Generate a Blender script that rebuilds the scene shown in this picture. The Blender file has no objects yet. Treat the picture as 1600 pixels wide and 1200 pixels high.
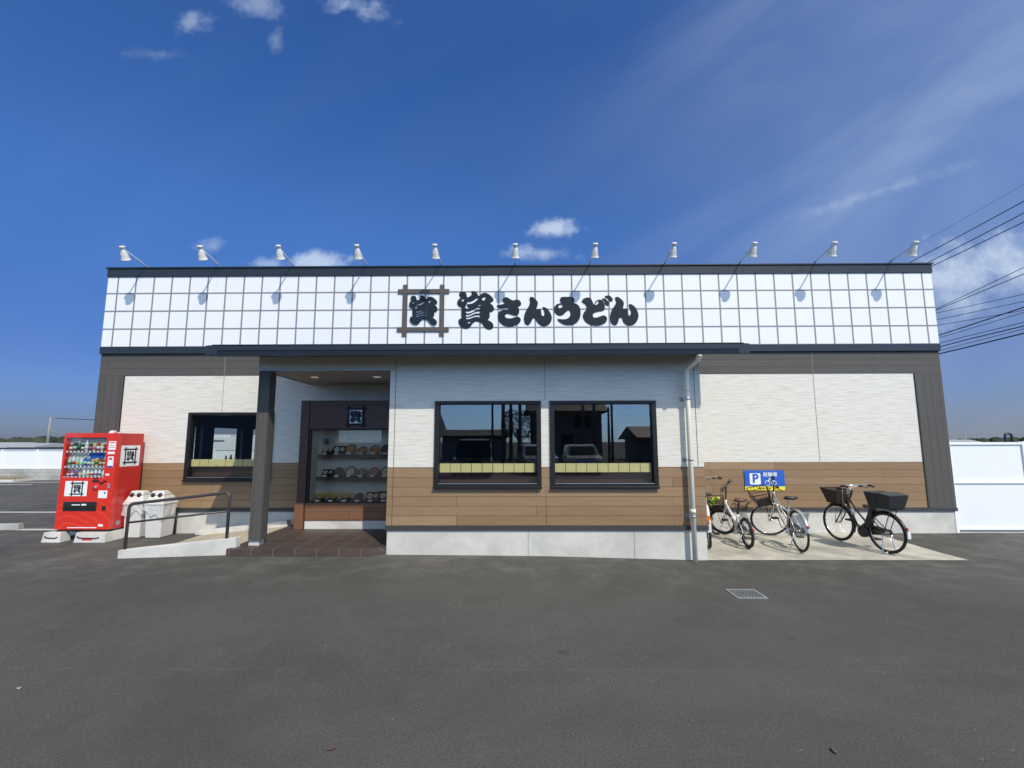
import bpy, bmesh, math, random
from math import sin, cos, pi, radians, sqrt, atan2
from mathutils import Vector, Matrix
random.seed(7)
SC = bpy.context.scene
COL = SC.collection

# ------------------------------------------------------------------ camera
CAM_H = 1.60
PIT, YAW, ROL, FPX = .1224, -.0098, -.0020, 730.0
cd = bpy.data.cameras.new("camera")
cam = bpy.data.objects.new("camera", cd); COL.objects.link(cam)
fw = Vector((sin(YAW)*cos(PIT), cos(YAW)*cos(PIT), sin(PIT)))
rt0 = Vector((cos(YAW), -sin(YAW), 0)); up0 = rt0.cross(fw)
rt = rt0*cos(ROL) + up0*sin(ROL); up = -rt0*sin(ROL) + up0*cos(ROL)
cam.matrix_world = Matrix(((rt.x, up.x, -fw.x, 0), (rt.y, up.y, -fw.y, 0), (rt.z, up.z, -fw.z, CAM_H), (0, 0, 0, 1)))
cd.sensor_fit = 'HORIZONTAL'; cd.sensor_width = 36.0; cd.lens = 36.0*FPX/1600.0
cd.clip_start = .05; cd.clip_end = 3000
SC.camera = cam

# ------------------------------------------------------------------ light
SUN_DIR = Vector((.57, -1.0, 1.164)).normalized()
SUN_EL = math.asin(SUN_DIR.z); SUN_AZ = atan2(SUN_DIR.x, SUN_DIR.y)
sd = bpy.data.lights.new("sun", 'SUN'); sd.energy = 3.7; sd.angle = radians(.53); sd.color = (1.0, .925, .81)
sun = bpy.data.objects.new("sun", sd); COL.objects.link(sun)
sun.rotation_euler = SUN_DIR.to_track_quat('Z', 'Y').to_euler(); sun.location = SUN_DIR*60
SC.view_settings.view_transform = 'Standard'; SC.view_settings.look = 'None'
SC.view_settings.exposure = 0.0; SC.view_settings.gamma = 1.0; SC.view_settings.use_curve_mapping = False
SC.cycles.max_bounces = 8; SC.cycles.transparent_max_bounces = 12
SC.cycles.caustics_reflective = False; SC.cycles.caustics_refractive = False
SC.cycles.sample_clamp_indirect = 6.0
try:
    SC.cycles.use_denoising = True
except Exception: pass

class NT:
    """small node-tree helper"""
    def __init__(s, tree): s.t = tree; s.n = tree.nodes; s.l = tree.links
    def new(s, kind, **kw):
        nd = s.n.new(kind)
        for k, v in kw.items(): setattr(nd, k, v)
        return nd
    def put(s, sock, v):
        if isinstance(v, bpy.types.NodeSocket): s.l.new(v, sock)
        elif v is not None: sock.default_value = v
    def math(s, op, a, b=None, c=None, clamp=False):
        nd = s.new('ShaderNodeMath', operation=op); nd.use_clamp = clamp
        for i, v in enumerate((a, b, c)):
            if v is not None: s.put(nd.inputs[i], v)
        return nd.outputs[0]
    def mix(s, f, a, b, blend='MIX'):
        nd = s.new('ShaderNodeMix', data_type='RGBA', blend_type=blend)
        s.put(nd.inputs[0], f)
        for i, v in ((6, a), (7, b)):
            if not isinstance(v, bpy.types.NodeSocket) and len(v) == 3: v = (*v, 1)
            s.put(nd.inputs[i], v)
        return nd.outputs[2]
    def sep(s, v):
        nd = s.new('ShaderNodeSeparateXYZ'); s.put(nd.inputs[0], v); return nd.outputs
    def comb(s, x, y, z):
        nd = s.new('ShaderNodeCombineXYZ')
        for i, v in enumerate((x, y, z)): s.put(nd.inputs[i], v)
        return nd.outputs[0]
    def noise(s, vec, scale, detail=4, rough=.55, dist=0.0):
        nd = s.new('ShaderNodeTexNoise'); s.put(nd.inputs['Vector'], vec)
        nd.inputs['Scale'].default_value = scale; nd.inputs['Detail'].default_value = detail
        nd.inputs['Roughness'].default_value = rough; nd.inputs['Distortion'].default_value = dist
        return nd.outputs[0]
    def ramp(s, f, a, b, ca=0.0, cb=1.0):
        nd = s.new('ShaderNodeMapRange'); nd.interpolation_type = 'SMOOTHSTEP'
        s.put(nd.inputs[0], f)
        for i, v in ((1, a), (2, b), (3, ca), (4, cb)): s.put(nd.inputs[i], v)
        return nd.outputs[0]
    def scale(s, vec, sc, loc=(0, 0, 0)):
        nd = s.new('ShaderNodeMapping'); s.put(nd.inputs[0], vec)
        nd.inputs['Location'].default_value = loc; nd.inputs['Scale'].default_value = sc
        return nd.outputs[0]
    def bump(s, h, strength, dist):
        nd = s.new('ShaderNodeBump'); nd.inputs['Strength'].default_value = strength
        nd.inputs['Distance'].default_value = dist; s.put(nd.inputs['Height'], h); return nd.outputs[0]

# ------------------------------------------------------------------ sky
W = bpy.data.worlds.new("World"); SC.world = W; W.use_nodes = True
w = NT(W.node_tree); w.n.clear()
SKY_S = .10
FARSKY = [(0.0, (.18, .222, .42)), (.12, (.20, .298, .58)), (.45, (.315, .56, .94)), (.66, (.29, .57, 1.0)), (.8, (.32, .62, 1.08))]
sky = w.new('ShaderNodeTexSky', sky_type='NISHITA'); sky.sun_disc = False
sky.sun_elevation = SUN_EL; sky.sun_rotation = SUN_AZ
sky.altitude = 0; sky.air_density = 1.0; sky.dust_density = .4; sky.ozone_density = 2.0
tc = w.new('ShaderNodeTexCoord'); dx, dy, dz = w.sep(tc.outputs['Generated'])
front = w.ramp(dy, .02, .12)
ydiv = w.math('MAXIMUM', dy, .02)
cu = w.math('DIVIDE', dx, ydiv); cv = w.math('DIVIDE', dz, ydiv)
uv = w.comb(cu, cv, 0)
wob = w.noise(uv, 9.0, 6, .62); wob2 = w.noise(w.scale(uv, (1, 1, 1), (3.1, 7.7, 0)), 30.0, 4, .6)
def blob(cx, cy, a, b, ang, soft=.75, gain=1.0):
    ca, sa = cos(ang), sin(ang)
    x = w.math('SUBTRACT', cu, cx); y = w.math('SUBTRACT', cv, cy)
    p = w.math('DIVIDE', w.math('ADD', w.math('MULTIPLY', x, ca), w.math('MULTIPLY', y, sa)), a)
    q = w.math('DIVIDE', w.math('SUBTRACT', w.math('MULTIPLY', y, ca), w.math('MULTIPLY', x, sa)), b)
    d = w.math('SQRT', w.math('ADD', w.math('MULTIPLY', p, p), w.math('MULTIPLY', q, q)))
    d = w.math('ADD', d, w.math('MULTIPLY', w.math('SUBTRACT', .5, wob), 2.6))
    d = w.math('ADD', d, w.math('MULTIPLY', w.math('SUBTRACT', .5, wob2), 1.0))
    return w.ramp(d, 1.0, 1.0-soft, 0.0, gain)
def UV(x, y):
    X = fw + rt*((x-800)/FPX) + up*((600-y)/FPX)
    return X.x/X.y, X.z/X.y
mask = None
for (x, y, a, b, an, so, ga) in [
        (862, 357, .075, .030, .12, .9, .62), (845, 396, .085, .025, -.05, .95, .45), (505, 409, .085, .030, 0, .9, .60), (420, 412, .06, .02, 0, .95, .35),
        (300, 32, .06, .045, .2, 1.1, .30), (408, 6, .09, .045, -.3, 1.1, .28), (556, 8, .11, .05, -.25, 1.05, .42),
        (432, 65, .03, .05, 0, 1.2, .22), (243, 84, .10, .022, -.08, 1.3, .16), (330, 385, .04, .022, .2, 1.2, .28),
        (1560, 425, .30, .11, .2, 1.4, .55), (1500, 470, .16, .06, -.1, 1.4, .40)]:
    u_, v_ = UV(x, y)
    m_ = blob(u_, v_, a, b, an, so, ga)
    mask = m_ if mask is None else w.math('MAXIMUM', mask, m_)
# thin streaks, drawn out along one direction of the sky
ang = radians(33)
su = w.math('ADD', w.math('MULTIPLY', cu, cos(ang)), w.math('MULTIPLY', cv, sin(ang)))
sv = w.math('SUBTRACT', w.math('MULTIPLY', cv, cos(ang)), w.math('MULTIPLY', cu, sin(ang)))
svec = w.comb(w.math('MULTIPLY', su, .9), w.math('MULTIPLY', sv, 4.2), 0)
st = w.noise(w.scale(svec, (1, .75, 1), (2.3, 4.1, 0)), 1.3, 4.5, .50, .45)
st = w.math('ADD', w.ramp(st, .30, .82, 0, .17), w.ramp(cu, .05, .95, 0, .12))
st = w.math('MULTIPLY', st, w.ramp(w.math('ADD', cu, w.math('MULTIPLY', cv, -.15)), -.25, .75, .08, 1.0))
streak = blob(*UV(1370, 300), .26, .020, .30, 1.6, .20)
mask = w.math('MAXIMUM', mask, streak)
mask = w.math('ADD', mask, st, clamp=True)
mask = w.math('MULTIPLY', mask, front)
# clear deep-blue air away from the sun, bright hazy air on the sun's side
def grad(stops):
    nd = w.new('ShaderNodeValToRGB'); nd.color_ramp.interpolation = 'EASE'
    w.put(nd.inputs[0], dz); el = nd.color_ramp.elements
    while len(el) < len(stops): el.new(.5)
    for e_, (p_, c_) in zip(el, stops): e_.position = p_; e_.color = (*c_, 1)
    return nd.outputs[0]
far = w.mix(1.0, grad(FARSKY), (1.42, 1.42, 1.42), 'MULTIPLY')
near = grad([(0.0, (.55, .90, 1.65)), (.20, (.72, .92, 1.30)), (.40, (1.08, .94, .68))])
side = w.ramp(w.math('ADD', dy, w.math('MULTIPLY', dx, -.15)), -.35, .30)
near2 = w.mix(1.0, near, (2.3, 2.3, 2.3), 'MULTIPLY')
skyc = w.mix(1.0, sky.outputs[0], w.mix(side, near2, far), 'MULTIPLY')
col = w.mix(mask, skyc, (.76/SKY_S, .87/SKY_S, 1.0/SKY_S))
bg = w.new('ShaderNodeBackground'); bg.inputs['Strength'].default_value = SKY_S
w.put(bg.inputs['Color'], col)
wo = w.new('ShaderNodeOutputWorld'); w.l.new(bg.outputs[0], wo.inputs['Surface'])

# ------------------------------------------------------------------ materials
MATS = {}
def material(name, fn):
    m = bpy.data.materials.new(name); m.use_nodes = True
    t = NT(m.node_tree); b = t.n.get('Principled BSDF')
    fn(t, b); MATS[name] = m; return m
def obco(t): return t.new('ShaderNodeTexCoord').outputs['Object']
def plain(name, c, rough=.5, metal=0.0, var=.12, vscale=6.0, spec=.5, coat=0.0, bump=0.0):
    def fn(t, b):
        co = obco(t); n = t.noise(co, vscale, 5, .6)
        lo = tuple(x*(1-var) for x in c); hi = tuple(min(1, x*(1+var)) for x in c)
        t.put(b.inputs['Base Color'], t.mix(n, lo, hi))
        n2 = t.noise(co, vscale*7, 3)
        t.put(b.inputs['Roughness'], t.ramp(n2, .2, .8, max(.03, rough-.08), min(1, rough+.08)))
        b.inputs['Metallic'].default_value = metal
        b.inputs['Specular IOR Level'].default_value = spec
        b.inputs['Coat Weight'].default_value = coat
        if bump: t.put(b.inputs['Normal'], t.bump(t.noise(co, vscale*10, 4), bump, .004))
    return material(name, fn)

def f_cream(t, b):
    co = obco(t); x, y, z = t.sep(co)
    v = t.comb(t.math('ADD', x, t.math('MULTIPLY', y, .7)), 0, t.math('MULTIPLY', z, 16.0))
    n = t.noise(v, 3.2, 5, .55, .25)
    n2 = t.noise(t.comb(t.math('ADD', x, y), 0, t.math('MULTIPLY', z, 7.0)), 1.3, 3)
    fine = t.noise(t.comb(t.math('MULTIPLY', x, 2.2), 0, t.math('MULTIPLY', z, 40.0)), 4.0, 3)
    c = t.mix(t.ramp(n, .30, .62), (.60, .572, .500), (.745, .718, .645))
    c = t.mix(t.math('MULTIPLY', n2, .2), c, (.59, .57, .51))
    # board joints: horizontal every 0.455 m, barely seen
    t.put(b.inputs['Base Color'], c); b.inputs['Roughness'].default_value = .75
    h = t.math('ADD', n, t.math('MULTIPLY', fine, .35))
    t.put(b.inputs['Normal'], t.bump(h, .38, .011))
material('cream_siding', f_cream)

def boards(t, co, w_, h_, zoff, seed, vertical=False, groove=.0028):
    x, y, z = t.sep(co)
    hx = t.math('ADD', x, y)
    a, c = (z, hx) if vertical else (hx, z)
    br = t.new('ShaderNodeTexBrick'); br.offset = .37; br.offset_frequency = 2; br.squash = 1.0
    br.inputs['Scale'].default_value = 1.0; br.inputs['Brick Width'].default_value = w_; br.inputs['Row Height'].default_value = h_
    br.inputs['Mortar Size'].default_value = groove; br.inputs['Mortar Smooth'].default_value = .1; br.inputs['Bias'].default_value = 0
    br.inputs['Color1'].default_value = (0, 0, 0, 1); br.inputs['Color2'].default_value = (1, 1, 1, 1); br.inputs['Mortar'].default_value = (.5, .5, .5, 1)
    t.put(br.inputs['Vector'], t.comb(t.math('ADD', a, seed), t.math('SUBTRACT', c, zoff), 0))
    return br.outputs['Color'], br.outputs['Fac'], a, c
def f_wood(c1, c2, c3, w_, h_, zoff, vertical=False, rough=.6, gr=.0028, dark=.35):
    def fn(t, b):
        co = obco(t)
        tone, mort, a, c = boards(t, co, w_, h_, zoff, 20.3, vertical, gr)
        gv = t.comb(t.math('MULTIPLY', a, 1.0), t.math('MULTIPLY', c, 26.0), t.math('MULTIPLY', tone, 9.0))
        g = t.noise(gv, 2.4, 6, .62, .4)
        g2 = t.noise(t.comb(t.math('MULTIPLY', a, .7), t.math('MULTIPLY', c, 5.0), t.math('MULTIPLY', tone, 4.0)), 1.6, 3)
        k = t.mix(tone, c1, c2)
        k = t.mix(t.ramp(g, .35, .72, 0, .6), k, c3)
        k = t.mix(t.math('MULTIPLY', g2, .25), k, tuple(x*1.25 for x in c2))
        k = t.mix(mort, k, tuple(x*dark for x in c1))
        t.put(b.inputs['Base Color'], k); b.inputs['Roughness'].default_value = rough
        h = t.math('SUBTRACT', t.math('MULTIPLY', g, .25), mort)
        t.put(b.inputs['Normal'], t.bump(h, .5, .006))
    return fn
material('brown_planks', f_wood((.225, .136, .068), (.325, .218, .120), (.188, .110, .054), 3.03, .132, .437-1.32))
material('grey_planks', f_wood((.072, .066, .060), (.088, .080, .072), (.060, .055, .050), 3.03, .132, 2.815-1.32, rough=.7))
material('grey_planks_upright', f_wood((.072, .066, .060), (.088, .080, .072), (.060, .055, .050), 4.0, .132, -7.69, True, rough=.7))
material('red_wood', f_wood((.185, .088, .043), (.225, .108, .055), (.13, .058, .030), 2.4, .14, .02, rough=.5))
material('red_post', f_wood((.185, .088, .043), (.20, .096, .048), (.13, .058, .030), 9.0, 3.0, .02-3, True, rough=.5))
material('dark_red_post', f_wood((.075, .032, .022), (.08, .035, .024), (.05, .022, .016), 9.0, 3.0, .02-3, True, rough=.45))
material('dark_red_wood', f_wood((.075, .032, .022), (.09, .038, .026), (.05, .022, .016), 2.4, .22, .02, rough=.45))

CELL = .341; GX0 = -7.493; GZ0 = 3.344
def f_fascia(t, b):
    co = obco(t); x, y, z = t.sep(co)
    br = t.new('ShaderNodeTexBrick'); br.offset = 0.0; br.squash = 1.0
    br.inputs['Scale'].default_value = 1.0; br.inputs['Brick Width'].default_value = CELL; br.inputs['Row Height'].default_value = CELL
    br.inputs['Mortar Size'].default_value = .0150; br.inputs['Mortar Smooth'].default_value = .05; br.inputs['Bias'].default_value = 0
    br.inputs['Color1'].default_value = (0, 0, 0, 1); br.inputs['Color2'].default_value = (1, 1, 1, 1); br.inputs['Mortar'].default_value = (0, 0, 0, 1)
    t.put(br.inputs['Vector'], t.comb(t.math('SUBTRACT', x, GX0-10*CELL), t.math('SUBTRACT', z, GZ0-10*CELL), 0))
    n = t.noise(co, 1.1, 5, .6); n2 = t.noise(t.scale(co, (4, 1, .6)), 2.0, 4, .6)
    c = t.mix(t.math('MULTIPLY', br.outputs['Color'], .5), (.80, .805, .805), (.755, .765, .77))
    c = t.mix(t.ramp(n2, .52, .8, 0, .28), c, (.70, .715, .72))
    drip = t.noise(t.comb(t.math('MULTIPLY', x, 9.0), 0, t.math('MULTIPLY', z, .35)), 1.0, 5, .7)
    c = t.mix(t.math('MULTIPLY', t.ramp(drip, .56, .80, 0, .35), t.ramp(z, 4.1, 4.7)), c, (.56, .565, .56))
    c = t.mix(br.outputs['Fac'], c, (.215, .21, .225))
    t.put(b.inputs['Base Color'], c); b.inputs['Roughness'].default_value = .45
    h = t.math('ADD', t.math('MULTIPLY', br.outputs['Fac'], -1.0), t.math('MULTIPLY', n, .1))
    t.put(b.inputs['Normal'], t.bump(h, .4, .008))
material('white_tile', f_fascia)

def f_concrete(base, warm=1.0, var=.25):
    def fn(t, b):
        co = obco(t)
        n = t.noise(co, 1.6, 7, .65, .4); n2 = t.noise(t.scale(co, (3.2, 3.2, .7)), 2.2, 5, .6); n3 = t.noise(co, 60, 3)
        lo = tuple(x*(1-var) for x in base); hi = tuple(min(.9, x*(1+var*.6)) for x in base)
        c = t.mix(t.ramp(n, .3, .7), lo, hi)
        c = t.mix(t.ramp(n2, .55, .82, 0, .45), c, tuple(x*.72 for x in base))
        c = t.mix(t.ramp(n3, .6, .75, 0, .12), c, (.2, .2, .19))
        t.put(b.inputs['Base Color'], c); b.inputs['Roughness'].default_value = .88
        t.put(b.inputs['Normal'], t.bump(t.math('ADD', n3, n), .25, .004))
    return fn
material('foundation_concrete', f_concrete((.58, .565, .515), var=.16))
material('pad_concrete', f_concrete((.48, .455, .385), var=.34))
material('kerb_concrete', f_concrete((.62, .605, .56), var=.2))
material('block_concrete', f_concrete((.42, .42, .40), var=.25))
material('mortar_tan', f_concrete((.50, .43, .32), var=.15))

def f_asphalt(t, b):
    co = obco(t); x, y, z = t.sep(co)
    n = t.noise(co, .28, 6, .6, .6); n1 = t.noise(co, 2.6, 6, .68, .3); n2 = t.noise(co, 70, 4, .75); n3 = t.noise(co, 170, 2, .6)
    c = t.mix(t.ramp(n, .3, .7), (.068, .066, .058), (.112, .108, .097))
    c = t.mix(t.ramp(n1, .45, .75, 0, .35), c, (.125, .121, .110))
    c = t.mix(t.ramp(n1, .44, .30, 0, .3), c, (.075, .072, .066))
    c = t.mix(t.ramp(n2, .34, .56, 0.30, 1.0), (.040, .039, .036), c)
    c = t.mix(t.ramp(n3, .58, .72, 0, .6), c, (.23, .225, .21))
    vo = t.new('ShaderNodeTexVoronoi'); vo.inputs['Scale'].default_value = 7.0; t.put(vo.inputs['Vector'], co)
    c = t.mix(t.math('MULTIPLY', t.ramp(vo.outputs['Distance'], .065, .025), t.ramp(n1, .40, .55)), c, (.20, .195, .18))
    vd = t.new('ShaderNodeTexVoronoi'); vd.inputs['Scale'].default_value = 1.3; t.put(vd.inputs['Vector'], t.scale(co, (1, 1, 1), (4.7, 9.1, 0)))
    c = t.mix(t.math('MULTIPLY', t.ramp(t.math('ADD', vd.outputs['Distance'], t.math('MULTIPLY', t.math('SUBTRACT', n1, .5), .12)), .085, .03), t.ramp(n, .40, .55, 0, .4)), c, (.036, .035, .033))
    # a paving seam across the lot
    seam = t.math('ABSOLUTE', t.math('ADD', t.math('SUBTRACT', y, 3.52), t.math('MULTIPLY', t.math('SUBTRACT', n1, .5), .10)))
    c = t.mix(t.math('MULTIPLY', t.ramp(seam, .020, .004, 0, .18), t.ramp(n1, .4, .6)), c, (.16, .155, .14))
    # pale dusty film close to the building
    film = t.math('MULTIPLY', t.ramp(y, 4.9, 6.3), t.ramp(t.math('ADD', n1, t.math('MULTIPLY', n, .6)), .70, 1.05, 0, .55))
    c = t.mix(film, c, (.17, .162, .145))
    t.put(b.inputs['Base Color'], c); t.put(b.inputs['Roughness'], t.ramp(n2, .2, .8, .72, .95))
    b.inputs['Specular IOR Level'].default_value = .35
    h = t.math('ADD', n2, t.math('MULTIPLY', n3, .6))
    t.put(b.inputs['Normal'], t.bump(h, .55, .006))
material('asphalt', f_asphalt)

def f_tiles(t, b):
    co = obco(t); x, y, z = t.sep(co)
    br = t.new('ShaderNodeTexBrick'); br.offset = 0.0
    br.inputs['Scale'].default_value = 1.0; br.inputs['Brick Width'].default_value = .30; br.inputs['Row Height'].default_value = .30
    br.inputs['Mortar Size'].default_value = .004; br.inputs['Mortar Smooth'].default_value = .1
    br.inputs['Color1'].default_value = (.053, .037, .031, 1); br.inputs['Color2'].default_value = (.073, .052, .044, 1); br.inputs['Mortar'].default_value = (.20, .165, .14, 1)
    t.put(br.inputs['Vector'], t.comb(t.math('ADD', x, 9.03), t.math('ADD', t.math('ADD', y, z), 2.80), 0))
    n = t.noise(t.scale(co, (1, 5, 5)), 3, 5, .65)
    c = t.mix(t.ramp(n, .45, .75, 0, .5), br.outputs['Color'], (.115, .078, .063))
    t.put(b.inputs['Base Color'], c); b.inputs['Roughness'].default_value = .5
    t.put(b.inputs['Normal'], t.bump(t.math('SUBTRACT', t.math('MULTIPLY', n, .2), br.outputs['Fac']), .4, .004))
material('brown_tiles', f_tiles)

plain('navy_metal', (.018, .027, .038), .42, .0, .12, 1.5, spec=.35)
plain('black_frame', (.015, .0145, .015), .40, .0, .2, 3, spec=.3)
plain('soffit', (.42, .41, .39), .8)
plain('flashing_grey', (.046, .043, .041), .5)
plain('joint_grey', (.30, .285, .26), .8)
plain('soffit_dark', (.05, .05, .052), .7)
plain('white_lamp', (.74, .72, .66), .42, 0, .06, 8)
plain('arm_metal', (.60, .63, .66), .35, .4, .08, 8)
plain('sign_navy', (.012, .020, .028), .5, 0, .1, 2, spec=.2)
plain('sign_brown', (.085, .068, .061), .55, 0, .1, 2)
plain('sign_white', (.82, .83, .83), .4, 0, .03, 3)
plain('sign_blue', (.022, .105, .50), .4, 0, .05, 3)
plain('sign_yellow', (.85, .72, .04), .45, 0, .05, 3)
plain('pipe_ivory', (.90, .84, .69), .45, 0, .06, 3)
plain('machine_red', (.60, .024, .016), .32, 0, .07, 1.6, coat=.3)
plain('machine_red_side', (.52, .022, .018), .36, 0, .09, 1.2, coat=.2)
plain('machine_black', (.02, .02, .022), .4)
plain('bin_plastic', (.66, .65, .61), .45, 0, .06, 4)
plain('red_print', (.62, .03, .03), .5)
plain('rail_steel', (.075, .070, .068), .40, .35, .15, 6)
plain('chrome', (.62, .63, .64), .22, .9, .06, 10)
plain('rubber', (.016, .016, .017), .75, 0, .2, 20)
plain('black_plastic', (.020, .020, .021), .5, 0, .2, 10)
plain('dark_cloth', (.028, .031, .033), .85, 0, .25, 9, bump=.4)
plain('brown_leather', (.10, .045, .03), .5, 0, .2, 12)
plain('silver_paint', (.52, .51, .48), .35, .55, .08, 8)
plain('white_paint', (.72, .72, .70), .35, 0, .06, 8)
plain('dark_brown_paint', (.055, .034, .027), .35, .1, .12, 8)
plain('lime_cloth', (.42, .60, .05), .8, 0, .2, 15)
plain('red_reflector', (.35, .015, .015), .25)
plain('orange_reflector', (.80, .26, .03), .3)
plain('fence_white', (.80, .82, .83), .5, 0, .03, .8)
plain('fence_frame', (.84, .85, .85), .45, 0, .03, 2)
plain('line_paint', (.62, .62, .58), .75, 0, .3, 9)
plain('galvanised', (.36, .39, .40), .42, .5, .2, 9)
plain('interior_wall', (.16, .14, .12), .8)
plain('interior_floor', (.10, .08, .07), .5)
plain('seat_maroon', (.075, .026, .022), .55, 0, .2, 3)
plain('paper_yellow', (.84, .75, .35), .75, 0, .06, 4)
plain('case_white', (.62, .60, .545), .55)
plain('shelf_dark', (.045, .03, .025), .45)
plain('bowl_black', (.022, .020, .019), .35)
plain('tray_red', (.14, .02, .018), .35)
plain('food_amber', (.46, .19, .04), .45, 0, .3, 40)
plain('food_noodle', (.56, .52, .40), .5, 0, .25, 50)
plain('food_tempura', (.52, .36, .08), .6, 0, .35, 60)
plain('food_pink', (.50, .22, .17), .5, 0, .35, 50)
plain('food_dark', (.10, .075, .06), .5, 0, .4, 50)
plain('card_white', (.70, .70, .66), .6)
plain('screen_green', (.02, .11, .10), .3)
plain('roof_tile_grey', (.09, .09, .10), .6, 0, .2, 1.0)
plain('roof_pale', (.38, .39, .38), .6, 0, .15, .6)
plain('house_wall', (.32, .31, .29), .8, 0, .15, .6)
plain('house_white', (.62, .62, .60), .8, 0, .08, .4)
plain('house_dark', (.30, .31, .33), .8, 0, .15, .6)
plain('dark_window', (.025, .03, .035), .2)
plain('pole_concrete', (.26, .25, .24), .85, 0, .15, 2)
plain('cable_black', (.012, .012, .014), .6)
plain('cable_blue', (.025, .032, .055), .6)
plain('dry_grass', (.30, .24, .11), .9, 0, .3, 20)
plain('car_navy', (.014, .020, .035), .25, .2, .1, 2, coat=.6)
plain('car_silver', (.62, .63, .64), .3, .6, .08, 2, coat=.6)
plain('car_dark', (.03, .03, .032), .25, .2, .1, 2, coat=.6)
plain('bark', (.07, .055, .042), .9, 0, .3, 12)
plain('vent_blue', (.02, .03, .055), .4)

def f_trees(t, b):
    co = obco(t); n = t.noise(co, .12, 6, .65, .5); n2 = t.noise(co, .9, 5, .7)
    c = t.mix(t.ramp(n, .35, .65), (.022, .032, .018), (.050, .064, .034)); c = t.mix(t.ramp(n2, .5, .7, 0, .6), c, (.012, .018, .012))
    t.put(b.inputs['Base Color'], c); b.inputs['Roughness'].default_value = .95
    t.put(b.inputs['Normal'], t.bump(n2, .8, .6))
material('tree_green', f_trees)

def f_glass(r0, tint):
    def fn(t, b):
        t.n.remove(b)
        lw = t.new('ShaderNodeLayerWeight'); lw.inputs['Blend'].default_value = .5
        f5 = t.math('POWER', lw.outputs['Facing'], 5.0)
        fac = t.math('ADD', t.math('MULTIPLY', f5, 1-r0), r0, clamp=True)
        tr = t.new('ShaderNodeBsdfTransparent'); tr.inputs[0].default_value = (*tint, 1)
        gl = t.new('ShaderNodeBsdfGlossy'); gl.inputs['Roughness'].default_value = 0.0
        co = obco(t); n = t.noise(co, 1.1, 2, .4)
        t.put(gl.inputs['Normal'], t.bump(n, .02, .02))
        mx = t.new('ShaderNodeMixShader'); t.put(mx.inputs[0], fac)
        t.l.new(tr.outputs[0], mx.inputs[1]); t.l.new(gl.outputs[0], mx.inputs[2])
        t.l.new(mx.outputs[0], t.n['Material Output'].inputs['Surface'])
    return fn
material('window_glass', f_glass(.085, (.92, .93, .915)))
material('case_glass', f_glass(.045, (.93, .92, .89)))
material('machine_glass', f_glass(.03, (.92, .95, .95)))
def f_bag(t, b):
    co = obco(t); n = t.noise(co, 9, 5, .6, 1.0)
    b.inputs['Base Color'].default_value = (.70, .70, .69, 1); b.inputs['Roughness'].default_value = .25
    b.inputs['Alpha'].default_value = .62
    t.put(b.inputs['Normal'], t.bump(n, .9, .03))
material('bag_film', f_bag)
def f_downlight(t, b):
    b.inputs['Base Color'].default_value = (.8, .78, .72, 1); b.inputs['Roughness'].default_value = .3
    b.inputs['Emission Color'].default_value = (1, .90, .78, 1); b.inputs['Emission Strength'].default_value = .22
material('lamp_lens', f_downlight)
def f_machine_front(t, b):
    co = obco(t); x, y, z = t.sep(co)
    # faint printed swirl on the lower door and the flank
    d = t.math('SQRT', t.math('ADD', t.math('POWER', t.math('ADD', x, 7.28), 2.0), t.math('POWER', t.math('MULTIPLY', t.math('SUBTRACT', z, .16), 1.5), 2.0)))
    n = t.noise(co, 3.0, 3, .5)
    rings = t.math('SINE', t.math('MULTIPLY', t.math('ADD', d, t.math('MULTIPLY', n, .25)), 42.0))
    low = t.ramp(z, .72, .55)
    c = t.mix(t.math('MULTIPLY', t.ramp(rings, .45, .9, 0, .45), low), (.66, .030, .016), (.74, .085, .035))
    t.put(b.inputs['Base Color'], c); b.inputs['Roughness'].default_value = .3; b.inputs['Coat Weight'].default_value = .3
material('machine_front', f_machine_front)

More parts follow.
